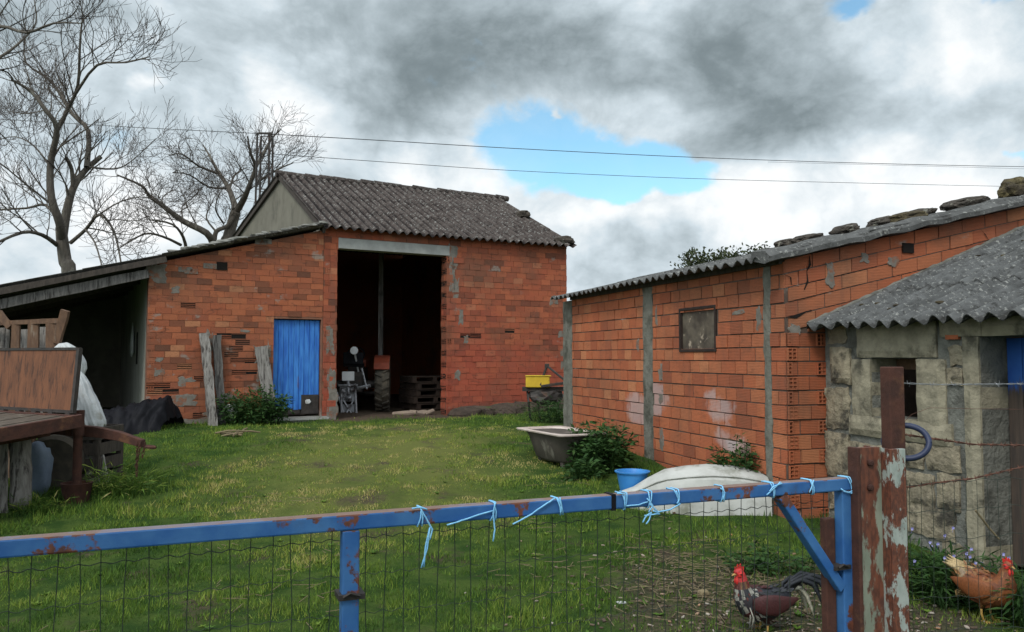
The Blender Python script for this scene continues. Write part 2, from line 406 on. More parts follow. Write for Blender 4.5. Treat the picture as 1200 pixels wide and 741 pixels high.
def wall_core(mb, fr, s0, s1, z0, top, openings, thick, m, d0=0.0, cuts=()):
    br = sorted(set([s0, s1] + [b for o in openings for b in o[:2]] + [c for c in cuts if s0 < c < s1]))
    for a, b in zip(br[:-1], br[1:]):
        mid = (a + b) / 2
        ops = sorted([(o[2], o[3]) for o in openings if o[0] <= mid <= o[1]])
        zc = z0
        for (za, zb) in ops:
            if za > zc + .01: fbox(mb, fr, a, b, d0, d0 + thick, zc, za, m)
            zc = zb
        fbox(mb, fr, a, b, d0, d0 + thick, zc, top(a), m, top(b))

def hollow_end(mb, fr, s, z, w, h, rnd, mb_b=0, mb_v=2, proud=.014, rows=3, cols=2):
    """the open end of a hollow brick: thin clay webs standing in front of a near-black plate standing in for the shade inside"""
    c = (rnd.random() * .5 + .2, .5, .5)
    fbox(mb, fr, s - w / 2, s + w / 2, -.004, .0, z - h / 2, z + h / 2, mb_v)
    t = .010
    for i in range(cols + 1):
        x = s - w / 2 + t / 2 + (w - t) * i / cols
        fbox(mb, fr, x - t / 2, x + t / 2, -proud, -.0045, z - h / 2, z + h / 2, mb_b, c=c)
    for i in range(rows + 1):
        y = z - h / 2 + t / 2 + (h - t) * i / rows
        fbox(mb, fr, s - w / 2 + t, s + w / 2 - t, -proud + .001, -.0047, y - t / 2, y + t / 2, mb_b, c=c)

def bricks(mb, fr, s0, s1, z0, top, openings, L=.24, Hc=.118, J=.010, rnd=None, m=0, mv=2, jit=.004, shear=0., skip=lambda s, z: False,
           hollow=lambda s, z: False, bottom=None, hue=None, lv=.008):
    rnd = rnd or random
    nrow = int((max(top(s0), top(s1), top((s0 + s1) / 2)) - z0) / Hc) + 2
    for i in range(nrow):
        za = z0 + i * Hc + rnd.uniform(-.002, .002); zb = za + Hc - J
        zm = (za + zb) / 2
        off = (i % 2) * L / 2 + rnd.uniform(-.03, .03)
        ints = [(s0, s1)]
        for (a, b, oa, ob) in openings:
            if oa < zm < ob:
                new = []
                for (p, q) in ints:
                    if b <= p or a >= q: new.append((p, q)); continue
                    if a > p: new.append((p, a))
                    if b < q: new.append((b, q))
                ints = new
        x = s0 - off
        while x < s1:
            ln = L + rnd.uniform(-.012, .004) + rnd.uniform(-1, 1) * lv
            for (p, q) in ints:
                a, b = max(x + J / 2, p), min(x + ln - J / 2, q)
                if b - a < .03: continue
                sm = (a + b) / 2
                if skip(sm, zm + shear * sm): continue
                ta, tb = top(a), top(b)
                j = [rnd.uniform(-.0025, .0025) for _ in range(4)]
                a0, b0, a1, b1 = za + shear * a + j[0], za + shear * b + j[1], zb + shear * a + j[2], zb + shear * b + j[3]
                if bottom:
                    if a1 < bottom(a) + .015 or b1 < bottom(b) + .015: continue
                    a0, b0 = max(a0, bottom(a)), max(b0, bottom(b))
                if a0 > ta - .012 or b0 > tb - .012: continue
                a1, b1 = min(a1, ta), min(b1, tb)
                d = min(-.0045, -.009 + rnd.gauss(0, jit * .6))
                h = rnd.random() if hue is None else hue(rnd, sm, zm)
                c = (h, rnd.random(), rnd.random())
                if hollow(sm, zm):
                    # face broken away: webs in front of a near-black plate, the hollows' shade
                    fbox(mb, fr, a, b, -.002, 0, a0, a1, mv, b1, b0)
                    k = 3
                    for w in range(k + 1):
                        zz = a0 + (a1 - a0 - .012) * w / k
                        if rnd.random() < .85: fbox(mb, fr, a, b, -.010 + rnd.uniform(-.003, .003), -.0025, zz, zz + .012, m, c=c)
                    continue
                dj = [d + rnd.uniform(-.002, .002) for _ in range(4)]
                P = [fr.pt(a, dj[0], a0), fr.pt(b, dj[1], b0), fr.pt(b, .004, b0), fr.pt(a, .004, a0),
                     fr.pt(a, dj[2], a1), fr.pt(b, dj[3], b1), fr.pt(b, .004, b1), fr.pt(a, .004, a1)]
                mb.hexa(P, m, c, skip=(4,))
            x += ln

def smear(mb, fr, s, z, w, h, rnd, m=3, proud=.012, n=56, rough=.5):
    """a smear of cement lying on the bricks, with its own ragged outline and thickness"""
    ph = rnd.uniform(0, 50); out = []
    for k in range(n):
        a = 2 * PI * k / n
        ca, sa = math.cos(a), math.sin(a)
        q = 1 / max(abs(ca), abs(sa)) ** .8
        x, y = ca * q * w / 2, sa * q * h / 2
        v = V((x * 14 + ph, y * 14, ph)); v2 = V((x * 40 + ph, y * 40, ph))
        r = 1 + rough * mnoise.noise(V((ca * 1.5 + ph, sa * 1.5, ph)))
        e = .045 * mnoise.noise(v) + .03 * mnoise.noise(v2)
        out.append((s + x * r + e * min(1, w * 5), z + y * r + .04 * mnoise.noise(v + V((9, 9, 9))) * min(1, h * 5)))
    vs = [fr.pt(a, -.002, b) for a, b in out] + [fr.pt(s + (a - s) * .9, -proud, z + (b - z) * .93) for a, b in out]
    fs = [(k, (k + 1) % n, n + (k + 1) % n, n + k) for k in range(n)] + [tuple(n + k for k in range(n))]
    mb.add(vs, fs, m)

def crack(mb, fr, pts, w, m=2, proud=.019):
    """a crack drawn as a thin ragged strip, its inner shade put in the colour"""
    L, R = [], []
    for i, (s, z) in enumerate(pts):
        k = w * (.5 if i in (0, len(pts) - 1) else 1) * (1 + .5 * math.sin(i * 2.3))
        L.append(fr.pt(s - k / 2, -proud, z + k * .3)); R.append(fr.pt(s + k / 2, -proud, z - k * .3))
    n = len(pts)
    mb.add(L + R, [(i, i + 1, n + i + 1, n + i) for i in range(n - 1)], m)

def corrugated(mb, o, e, d, Le, Ld, lam=.177, A=.026, per=8, sheet=1.2, t=.008, seed=0, sag=.012, m=0, ragged=.0):
    e = V(e).normalized(); d = V(d).normalized(); n = e.cross(d)
    if n.z < 0: n = -n
    ni = max(2, int(Le / lam * per)); us = [Le * i / ni for i in range(ni + 1)]
    rows = []; y = 0.0; k = 0
    while y < Ld - 1e-6:
        y2 = min(Ld, y + sheet)
        rows.append((y, k, 0)); rows.append(((y + y2) / 2, k, .5)); rows.append((y2, k, 1)); y = y2; k += 1
    top, bot = [], []; cs_ = []
    for (y, k, f) in rows:
        for i, u in enumerate(us):
            blk = int(u / (lam * 6))
            r1 = mnoise.noise(V((blk * 7.1 + seed, k * 3.3, 1.5)))
            z = A * math.cos(2 * PI * u / lam) + .014 * (1 - f) + sag * mnoise.noise(V((u * .5 + seed, y * .5, 3))) + .010 * r1
            yy = y + (r1 * .03 if f == 0 else 0) + (ragged * mnoise.noise(V((u * 3, k, seed))) if (k == 0 and f == 0) else 0)
            p = V(o) + e * u + d * yy + n * z
            top.append(p); bot.append(p - n * t)
    w = ni + 1; h = len(rows); N = w * h; fs = []
    for r in range(h - 1):
        for i in range(ni):
            a = r * w + i
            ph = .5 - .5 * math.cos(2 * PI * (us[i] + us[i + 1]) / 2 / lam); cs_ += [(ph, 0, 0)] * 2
            fs.append((a, a + 1, a + w + 1, a + w)); fs.append((N + a, N + a + w, N + a + w + 1, N + a + 1))
    for i in range(ni):
        fs.append((i, N + i, N + i + 1, i + 1)); a = (h - 1) * w + i; fs.append((a, a + 1, N + a + 1, N + a))
    for r in range(h - 1):
        a = r * w; fs.append((a, a + w, N + a + w, N + a)); a = r * w + ni; fs.append((a, N + a, N + a + w, a + w))
    b0 = len(mb.f); mb.add(top + bot, fs, m); mb.c[b0:b0 + len(cs_)] = cs_

# ------------------------------------------------------------------ the barn
AF = math.radians(60.3); T2 = V((math.sin(AF), math.cos(AF))); N2 = V((-T2.y, T2.x))
f0 = at(378, 418, 14.97)
FB = Frame((f0.x, f0.y), T2, N2)
rb = random.Random(11)
SL = FB.hit(172, 420)[0]; SR = FB.hit(664, 380)[0]
O0 = FB.hit(394, 400)[0]; O1 = FB.hit(523, 400)[0]; OZ = FB.hit(394, 291)[1]
GZ = .42; WT = 4.05; RD, RZ = 3.36, 5.66
barn = thing('brick_barn', FB.pt((SR) / 2, 0, GZ), 'tall red hollow-brick barn with a wide dark open doorway and a corrugated pitched roof', 'barn')
w = MB()
opn = [(O0, O1, -1, OZ), (O0 + .02, O1 + .06, OZ - .01, OZ + .20)]
wall_core(w, FB, 0, SR, .05, lambda s: WT, [(O0, O1, .05, OZ + .01)], .24, 1, 0)
hol = set()
def hb(s, z):
    return any(abs(s - a) < .13 and abs(z - b) < .06 for a, b in HB)
HB = [FB.hit(551, 392), FB.hit(601, 388)]
bricks(w, FB, 0, SR, .10, lambda s: WT, opn, rnd=rb, jit=.006, J=.006, hollow=lambda s, z: hb(s, z))
# hollow ends on both jambs, where the courses tooth out
for i in range(31):
    z = .17 + .118 * i
    if i % 2 == 0 and z < 3.95: hollow_end(w, FB, .075, z, .10, .10, rb)
    if i % 2 == 1 and z < OZ: hollow_end(w, FB, O1 + .06, z, .10, .10, rb)
# bricks of the right reveal
RV = Frame(FB.pt(O1, 0, 0)[:2], N2, T2)
bricks(w, RV, 0.0, .24, .10, lambda s: OZ, [], rnd=rb, L=.12, jit=.008, hollow=lambda s, z: int(z / .118) % 2 == 0)
LV = Frame(FB.pt(O0, 0, 0)[:2], N2, -T2)
bricks(w, LV, 0.0, .24, .10, lambda s: OZ, [], rnd=rb, L=.12, jit=.008)
for (px, py, ww, hh) in ((389, 465, .17, 1.0), (386, 400, .16, .55), (531, 300, .22, .5), (534, 345, .12, .7), (540, 370, .12, .4), (536, 440, .14, .18), (546, 398, .10, .16), (595, 480, .4, .12),
                         (649, 352, .22, .20), (657, 392, .14, .14), (659, 420, .10, .4), (530, 325, .14, .6)):
    s, z = FB.hit(px, py); smear(w, FB, s, z, ww, hh, rb)
w.build('front_wall', ['brick_barn', 'mortar', 'void_shade', 'smear'], barn)
w = MB()
a = FB.hit(395, 291)[0]; b = FB.hit(524, 300)[0]
fbox(w, FB, O0 + .02, O1 + .06, -.02, .23, OZ, OZ + .20)
w.build('lintel', 'cement_light', barn, bevel=.008)
# the left gable of grey render, the far walls
w = MB()
prof = [(.0, WT), (RD, RZ - .05), (9.3, 4.72)]
for (da, za), (db, zb) in zip(prof[:-1], prof[1:]):
    w.hexa([FB.pt(0, max(da, .242), .05), FB.pt(.2, max(da, .242), .05), FB.pt(.2, db, .05), FB.pt(0, db, .05),
            FB.pt(0, max(da, .242), za), FB.pt(.2, max(da, .242), za), FB.pt(.2, db, zb), FB.pt(0, db, zb)])
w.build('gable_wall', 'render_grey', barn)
w = MB()
for (da, za), (db, zb) in zip(prof[:-1], prof[1:]):
    d_ = max(da, .242)
    w.hexa([FB.pt(SR - .2, d_, .05), FB.pt(SR, d_, .05), FB.pt(SR, db, .05), FB.pt(SR - .2, db, .05),
            FB.pt(SR - .2, d_, za), FB.pt(SR, d_, za), FB.pt(SR, db, zb), FB.pt(SR - .2, db, zb)])
fbox(w, FB, .203, SR - .203, 9.1, 9.3, .05, 4.84)
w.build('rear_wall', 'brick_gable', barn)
sl = (RZ - WT) / RD; L_ = math.hypot(RD + .22, (RD + .22) * sl)
w = MB()
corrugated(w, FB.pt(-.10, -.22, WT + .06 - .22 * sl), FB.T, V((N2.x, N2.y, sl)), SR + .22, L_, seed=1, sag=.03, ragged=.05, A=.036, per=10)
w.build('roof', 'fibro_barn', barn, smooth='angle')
w = MB(); sl2 = (4.78 - RZ - .03) / (9.5 - RD)
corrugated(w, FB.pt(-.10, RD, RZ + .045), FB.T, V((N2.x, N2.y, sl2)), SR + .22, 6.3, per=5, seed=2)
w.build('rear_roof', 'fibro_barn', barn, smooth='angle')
w = MB(); xx = -.12
while xx < SR + .1:
    o = FB.pt(xx, RD, RZ + .055 + rb.uniform(-.012, .012))
    pts = [o, o + FB.T * .36]
    w.tube(pts, [.085 * rb.uniform(.92, 1.08), .07], 9); xx += .33
w.build('ridge_cap', 'fibro_barn', barn)
w = MB()
for (d0, z0, d1, z1) in ((-.15, WT - .02 - .15 * sl, RD, RZ - .01), (RD, RZ - .01, 9.4, 4.74)):
    w.beam(FB.pt(-.04, d0, z0), FB.pt(-.04, d1, z1), .05, .10)
w.build('verge_board', 'wood_dark', barn)
w = MB(); fbox(w, FB, .21, SR - .21, .03, .23, WT + .002, WT + .075); w.build('wall_plate', 'wood_dark', barn)
w = MB()   # rafters and purlins inside
for d in (.6, 1.6, 2.6, 4.0, 6.0, 8.0):
    zz = WT + sl * d - .14 if d < RD else RZ + sl2 * (d - RD) - .14
    w.beam(FB.pt(.25, d, zz), FB.pt(SR - .25, d, zz), .08, .14)
w.build('purlin', 'wood_dark', barn)
for (px, py, sz, sd) in ((607, 251, (.36, .26, .2), 3), (655, 283, (.42, .3, .2), 5)):
    # stones weighing the verge down
    best = None
    for d in np.linspace(0, RD, 60):
        p = FB.pt(SR - .05, d, WT + .06 + sl * d); q = p - EYE
        yv = CY - FPX * q.dot(UP) / q.dot(FW)
        if best is None or abs(yv - py - 3) < best[0]: best = (abs(yv - py - 3), p)
    r = MB(); p = best[1] + V((0, 0, .06)); r.rock(p, sz, sd, sub=3)
    solo(r, 'roof_stone', 'roof_stone', p, ['dark lump of stone low on the right edge of the barn roof', 'dark lump of stone on the right edge of the barn roof near the ridge'][0 if py > 260 else 1], 'stone', 'stones holding down the barn roof')

# ------------------------------------------------------------------ annex with the blue door, and the open lean-to left of it
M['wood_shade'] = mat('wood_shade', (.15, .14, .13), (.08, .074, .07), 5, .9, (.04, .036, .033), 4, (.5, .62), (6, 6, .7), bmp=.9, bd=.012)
AX0, AX1 = -8.6, -.006
def ann_top(s): return 4.02 + .272 * s
D0 = FB.hit(320, 430)[0]; D1 = FB.hit(376, 430)[0]; DZ = FB.hit(348, 374)[1]; DB = FB.hit(348, 489)[1]
annex = thing('brick_annex', FB.pt(SL / 2, 0, GZ), 'low orange brick annex with blue door and a dark open bay at its left', 'outbuilding')
w = MB()
wall_core(w, FB, SL, AX1, .05, lambda s: ann_top(s) - .03, [(D0, D1, DB, DZ)], .22, 1)
HA = [FB.hit(*q) for q in ((259, 395), (286, 398), (278, 412), (275, 425), (276, 437), (292, 437), (290, 425), (217, 432), (190, 448), (180, 456), (198, 456), (233, 445), (300, 465), (232, 488), (215, 360))]
def ha(s, z): return any(abs(s - a) < .12 and abs(z - b) < .06 for a, b in HA)
bricks(w, FB, SL, AX1, .14, lambda s: ann_top(s) - .03, [(D0, D1, -1, DZ)], L=.25, Hc=.105, J=.005, rnd=rb, jit=.005, hollow=ha)
for i in range(26):
    z = .45 + .105 * i
    if z < ann_top(SL) - .35 and i % 2 == 0 and rb.random() < .8: hollow_end(w, FB, SL + .07, z, .09, .09, rb)
for (px, py, ww, hh) in ((183, 320, .30, .28), (314, 430, .10, .9), (245, 400, .14, .34), (186, 436, .16, .14), (217, 448, .24, .16), (215, 470, .5, .18), (270, 470, .34, .28),
                         (190, 485, .4, .16), (305, 416, .22, .3), (207, 340, .16, .12), (285, 388, .22, .05), (222, 496, .7, .12), (250, 484, .3, .12), (187, 421, .12, .10), (306, 445, .16, .3)):
    s, z = FB.hit(px, py); smear(w, FB, s, z, ww, hh, rb)
s, z = FB.hit(260, 312); fbox(w, FB, s - .09, s + .09, -.018, -.001, z - .07, z + .07, 2)
for q in ((246, 312), (217, 316), (224, 318), (311, 283), (306, 284)):
    s, z = FB.hit(*q); fbox(w, FB, s - .11, s + .11, -.0195, -.001, z - .045, z + .045, 3)
w.build('front_wall', ['brick_annex', 'mortar', 'void_shade', 'smear'], annex)
w = MB(); fbox(w, FB, SL + .003, SL + .2, .223, 6.0, .05, ann_top(SL) - .04, 0, ann_top(SL + .2) - .04)
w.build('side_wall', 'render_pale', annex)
w = MB(); fbox(w, FB, AX0, -.01, 6.003, 6.2, .05, ann_top(AX0) - .04, 0, ann_top(-.01) - .04)
fbox(w, FB, AX0, AX0 + .2, .2, 6.0, .05, ann_top(AX0) - .04, 0, ann_top(AX0 + .2) - .04)
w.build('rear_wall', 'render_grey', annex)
w = MB(); Ls = (-.05 - AX0)
corrugated(w, FB.pt(AX0, -.22, ann_top(AX0) + .05), FB.N, V((T2.x, T2.y, .272)), 6.6, math.hypot(Ls, Ls * .272), seed=4, per=6, sag=.02)
w.build('roof', 'fibro_annex', annex, smooth='angle')
w = MB()
w.plank(FB.pt(AX0, -.20, ann_top(AX0) - .02), FB.pt(SL + .25, -.20, ann_top(SL + .25) - .02), .06, .10, rnd=rb, jit=.006)
w.build('fascia', 'wood_dark', annex)
w = MB()
w.plank(FB.pt(AX0, -.06, ann_top(AX0) - .24), FB.pt(SL - .02, -.08, ann_top(SL) - .20), .14, .15, rnd=rb, jit=.012, n=12)
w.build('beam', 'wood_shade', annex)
for d in (1.5, 3.0, 4.5):
    w = MB(); w.beam(FB.pt(AX0 + .2, d, ann_top(AX0) - .18), FB.pt(SL - .02, d, ann_top(SL) - .18), .12, .14); w.build('beam', 'wood_dark', annex)
w = MB(); w.plank(FB.pt(AX0 + .6, -.02, .0), FB.pt(AX0 + .6, -.02, ann_top(AX0 + .6) - .33), .15, .15, up=V((0, 1, 0)), rnd=rb); w.build('post', 'wood_grey', annex)
# flashing of cement and stones along the roof top, against the gable
w = MB()
for i in range(24):
    s = SL + .4 + (-SL - .5) * i / 23 + rb.uniform(-.05, .05)
    w.rock(FB.pt(s, rb.uniform(-.2, -.05), ann_top(s) + .10), (rb.uniform(.12, .3), rb.uniform(.1, .2), rb.uniform(.03, .07)), i, sub=2)
w.build('mortar_edge', 'cement', annex)
# dark plate on the side wall, standing in for the shade in a slit
SV = Frame(FB.pt(SL + .003, 0, 0)[:2], N2, T2)
w = MB()
sa, za = SV.hit(161, 407)
fbox(w, SV, sa - .10, sa + .10, -.012, -.002, za - .32, za + .28, 0)
w.build('slit_shade_plate', 'void_shade', annex)
# the blue plank door
door = MB(); n = 9; wd = (D1 - D0 - .02) / n
pat0 = D0 + .01 + wd * 6.6
for i in range(n):
    s = D0 + .01 + wd * i
    zb = DB + .14 + rb.uniform(-.02, .02)
    if i >= 6: zb = DB + .30 + rb.uniform(0, .08)
    fbox(door, FB, s + .003, s + wd - .003, .07 + rb.uniform(0, .008), .105, zb, DZ - .015)
dobj = door.build('door', 'blue_door', annex, bevel=.003)
w = MB(); fbox(w, FB, D0 + .02, D1 - .02, .108, .13, DB + .03, DZ - .1); w.build('back_board', 'wood_dark', dobj)
w = MB()
fbox(w, FB, D1 - .34, D1 - .02, .061, .069, DB + .05, DB + .40); fbox(w, FB, D0 + .3, D1 - .36, .08, .09, DB + .06, DB + .16)
w.build('metal_patch', 'dark_metal', dobj)
w = MB(); s, z = FB.hit(361, 471)
w.rock(FB.pt(s, .055, z), (.13, .03, .09), 3, sub=2); w.build('torn_patch', 'white_plastic', dobj)
w = MB(); fbox(w, FB, D0 - .08, D1 + .12, -.10, .10, .2, DB + .005); w.build('threshold', 'cement', annex, bevel=.012)
w = MB(); fbox(w, FB, D0 - .10, D1 + .13, -.125, -.104, DB - .05, DB - .01); w.build('step_edge', 'cement_light', annex)

# ------------------------------------------------------------------ the brick shed on the right
rs = random.Random(21)
FS = Frame(SC, U2, V2)      # long wall: s = u
FG = Frame(SC, V2, U2)      # gable: s = v
LU = 5.3
shed = thing('brick_shed', shed_pt(LU / 2, 0, .2), 'low orange brick shed with cement pillars, small dark window and stones on the roof', 'shed')
def st(v): return 2.53 + .225 * v
W0, zt0 = FS.hit(840, 357); W1, zt1 = FS.hit(797, 362); _, zb0 = FS.hit(841, 412); _, zb1 = FS.hit(799, 413)
WZ1 = (zt0 + zt1) / 2; WZ0 = (zb0 + zb1) / 2
w = MB()
wop = [(W0, W1, WZ0, WZ1)]
wall_core(w, FS, .012, LU, -.15, lambda s: st(0), wop, .18, 1)
PILL = [(FS.hit(671, 440)[0], FS.hit(661, 440)[0]), (FS.hit(766, 450)[0], FS.hit(755, 450)[0]), (FS.hit(905, 430)[0], FS.hit(897, 430)[0])]
def skip_p(s, z): return False
bricks(w, FS, .0, LU, -.10, lambda s: st(0), wop + [(a, b, -1, 9) for a, b in PILL], L=.235, Hc=.140, J=.013, rnd=rs, jit=.007, lv=.035)
for (px, py, ww, hh) in ((775, 438, .10, .20), (775, 464, .10, .16), (776, 515, .10, .30), (770, 372, .06, .22), (890, 372, .08, .2), (748, 405, .08, .15), (866, 366, .25, .05)):
    s, z = FS.hit(px, py); smear(w, FS, s, z, ww, hh, rs, proud=.013)
w.build('long_wall', ['brick_shed', 'mortar_shed', 'void_shade', 'smear'], shed)
for a, b in PILL:
    w = MB(); rings = []; n = 22
    for i in range(n + 1):
        z = -.1 + (st(0) + .08) * i / n
        j1, j2 = rs.uniform(-.014, .014), rs.uniform(-.014, .014)
        j1 += .02 * mnoise.noise(V((a, z * 2, 1))); pr = -.013 + .006 * mnoise.noise(V((a, z * 3, 8)))
        rings.append([FS.pt(a + j1, .01, z), FS.pt(a + j1, pr, z), FS.pt((a + b) / 2, pr - .005, z), FS.pt(b + j2, pr, z), FS.pt(b + j2, .01, z)])
    w.loft(rings); w.build('pillar', 'pillar', shed)
w = MB()
def gl(v): return 1.855 + .225 * v
wall_core(w, FG, .004, 4.6, -.15, lambda s: st(s) + .02, [], .18, 1)
bricks(w, FG, .005, .47, -.10, lambda s: gl(s), [], L=.27, Hc=.140, J=.014, rnd=rs, jit=.011)
bricks(w, FG, .005, 4.6, 1.86, lambda s: st(s) + .035, [], L=.32, Hc=.140, J=.011, rnd=rs, jit=.010, shear=.225)
for i in range(14):
    z = -.10 + .140 * i + .063
    if i % 2 == 0: hollow_end(w, FG, .058, z, .105, .124, rs, proud=.026)
    else: hollow_end(w, FG, .395, z, .10, .124, rs, proud=.026); hollow_end(w, FG, .03, z, .05, .124, rs, proud=.026, cols=1)
for (px, py, ww, hh) in ((972, 322, .10, .24), (1012, 303, .10, .1), (1046, 307, .12, .1), (931, 386, .12, .1)):
    s, z = FG.hit(px, py); smear(w, FG, s, z, ww, hh, rs, proud=.018)
def cpts(L): return [FG.hit(*q) for q in L]
crack(w, FG, cpts([(947, 300), (948, 310), (944, 318), (945, 330), (941, 340)]), .016)
crack(w, FG, cpts([(917, 322), (925, 325), (926, 334), (935, 336)]), .014)
crack(w, FG, cpts([(921, 372), (930, 372), (942, 366), (950, 364)]), .03)
crack(w, FG, cpts([(1146, 268), (1152, 274), (1158, 284)]), .02)
s, z = FG.hit(1063, 291); fbox(w, FG, s - .07, s + .07, -.020, -.001, z - .05, z + .05, 2)
w.build('gable_wall', ['brick_gable', 'mortar_shed', 'void_shade', 'smear'], shed)
w = MB()
fbox(w, FS, LU - .18, LU - .003, .183, 4.6, -.15, st(.18), 0)
w.hexa([FS.pt(LU - .18, .183, st(.18)), FS.pt(LU - .003, .183, st(.18)), FS.pt(LU - .003, 4.6, st(.18)), FS.pt(LU - .18, 4.6, st(.18)),
        FS.pt(LU - .18, .183, st(.18) + .001), FS.pt(LU - .003, .183, st(.18) + .001), FS.pt(LU - .003, 4.6, st(4.6)), FS.pt(LU - .18, 4.6, st(4.6))])
fbox(w, FS, .185, LU - .185, 4.42, 4.6, -.15, st(4.5), 0)
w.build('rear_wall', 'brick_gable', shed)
w = MB()
corrugated(w, FS.pt(-.10, -.24, st(0) + .075 - .24 * .225), V((U2.x, U2.y, 0)), V((V2.x, V2.y, .225)), LU + .42, 5.0, seed=9, per=10, sag=.03, ragged=.03, A=.027)
w.build('roof', 'fibro_shed', shed, smooth='angle')
w = MB(); rings = []     # rough cement and sheet edge capping the verge
for i in range(60):
    v = -.26 + 4.9 * i / 59; b = st(v) + .075 + .02 * mnoise.noise(V((v * 4, 1, 2))); t = .055 + .03 * mnoise.noise(V((v * 3, 5, 2)))
    rings.append([FS.pt(-.135, v, b - .035), FS.pt(-.135, v, b + .012), FS.pt(-.06, v, b + t + .012), FS.pt(.16, v, b + t + .03), FS.pt(.16, v, b - .0), FS.pt(-.05, v, b - .05)])
w.loft(rings); w.build('verge_cap', 'fibro_shed', shed, smooth='angle')
w = MB()
w.beam(FS.pt(.02, -.02, st(0) + .012), FS.pt(LU, -.02, st(0) + .012), .06, .06); w.build('wall_plate', 'wood_dark', shed)
# window: frame and pane
w = MB(); fw = .032
for (a, b, c, d) in ((W0, W1, WZ1 - fw, WZ1), (W0, W1, WZ0, WZ0 + fw), (W0, W0 + fw, WZ0 + fw, WZ1 - fw), (W1 - fw, W1, WZ0 + fw, WZ1 - fw)):
    fbox(w, FS, a, b, -.022, .05, c, d)
win = w.build('window', 'frame_dark', shed, bevel=.003)
w = MB(); fbox(w, FS, W0 + fw, W1 - fw, .015, .025, WZ0 + fw, WZ1 - fw); w.build('pane', 'glass_dirty', win)
# stones along the verge of the shed roof
def roof_pt(u, v): return FS.pt(u, v, st(v) + .15)
SHED_STONES = [(921, 296, 24, 11, 'roof_stone'), (946, 291, 34, 12, 'roof_stone'), (990, 280, 36, 14, 'roof_stone'), (1034, 273, 30, 13, 'roof_stone'),
               (1062, 273, 48, 13, 'roof_stone_mossy'), (1074, 262, 46, 13, 'roof_stone'), (1131, 254, 62, 16, 'roof_stone'), (1191, 239, 44, 30, 'roof_stone_mossy')]
STL = ['small dark flat stone at the eave end of the shed roof', 'long low flat stone second from the eave of the shed roof', 'flat lichen-grey stone lying alone on the shed roof edge',
       'dark stone just left of the mossy stone on the shed roof', 'brown mossy flat stone lying lowest in the cluster on the shed roof', 'grey flat stone lying behind the mossy stone on the shed roof',
       'longest flat grey stone on the shed roof edge', 'tall rounded brown stone highest up the shed roof at the picture edge']
for (px, py, ww, hh, mt), lb in zip(SHED_STONES, STL):
    u = .28 if py != 262 and py != 281 else .55
    if py == 273 and px == 1062: u = .12
    v = 1.5
    for _ in range(40):
        p = roof_pt(u, v); q = p - EYE; xv = CX + FPX * q.dot(RT) / q.dot(FW); v += (px - xv) / 120
    p = roof_pt(u, v); sc = (p - EYE).dot(FW) / FPX
    ax = (V((V2.x, V2.y, .225)).normalized(), V((U2.x, U2.y, 0)), V((-.225 * V2.x, -.225 * V2.y, 1)).normalized())
    r = MB(); r.rock(p + V((0, 0, hh * sc * .25)), (ww * sc * .95, .26, hh * sc * .85), px * .1, ax=ax, sub=4, amp=.3)
    solo(r, 'roof_stone', mt, p, lb, 'stone', 'stones weighing down the shed roof')

# ------------------------------------------------------------------ the stone cottage
rc = random.Random(31)
c0 = shed_pt(0, .44, 0)
FC = Frame(c0[:2], -U2, V2)   # s towards the camera, d into the cottage
cot = thing('stone_cottage', FC.pt(1.5, 0, .0), 'old granite byre with a small window, dressed lintels and a lichened corrugated roof', 'stone building')
CT = 1.93; cs = .385
wq0 = FC.hit(1022, 450)[0]; wq1 = FC.hit(1076, 450)[0]; wz1 = FC.hit(1050, 420)[1]; wz0 = FC.hit(1050, 491)[1]
dq0 = FC.hit(1150, 450)[0]; dz1 = FC.hit(1175, 394)[1]
cop = [(wq0, wq1, wz0, wz1), (dq0, dq0 + .95, -.3, dz1)]
w = MB()
wall_core(w, FC, .02, 4.2, -.3, lambda s: CT, cop, .32, 0)
wcot = w
def stone_block(mb, s0, s1, z0, z1, proud, rnd, m=0, j=.008, d1=.05, n=4):
    """a dressed or rough block with wavering faces"""
    rings = []
    ns = max(2, int((s1 - s0) / .05)); nz = max(2, int((z1 - z0) / .05))
    ph = rnd.uniform(0, 90); vs = []; fs = []
    for iz in range(nz + 1):
        for i in range(ns + 1):
            a, b = i / ns, iz / nz
            edge = min(a, 1 - a, b, 1 - b) <= 0
            dz = mnoise.noise(V((a * 3 * (s1 - s0) / .3 + ph, b * 3 * (z1 - z0) / .3, 2)))
            d = -proud * (.55 if edge else 1) - .012 * dz
            ja = j * mnoise.noise(V((ph, b * 5, 4))) * (1 if a in (0, 1) else 0)
            jb = j * mnoise.noise(V((a * 5, ph, 7))) * (1 if b in (0, 1) else 0)
            vs.append(FC.pt(s0 + (s1 - s0) * a + ja, d, z0 + (z1 - z0) * b + jb))
    W_ = ns + 1
    fs = [(r * W_ + i, r * W_ + i + 1, (r + 1) * W_ + i + 1, (r + 1) * W_ + i) for r in range(nz) for i in range(ns)]
    b0 = len(vs)
    per = [(i) for i in range(W_)] + [r * W_ + ns for r in range(1, nz + 1)] + [nz * W_ + i for i in range(ns - 1, -1, -1)] + [r * W_ for r in range(nz - 1, 0, -1)]
    for k in per:
        p = V(vs[k]); vs.append(p + FC.N * (d1 + proud))
    m_ = len(per)
    fs += [(per[k], per[(k + 1) % m_], b0 + (k + 1) % m_, b0 + k) for k in range(m_)]
    mb.add(vs, fs, m)
def rect(x0, y0, x1, y1):
    a, za = FC.hit(x0, (y0 + y1) / 2); b, _ = FC.hit(x1, (y0 + y1) / 2); xm = (x0 + x1) / 2
    return a, b, FC.hit(xm, y1)[1], FC.hit(xm, y0)[1]
w = MB()
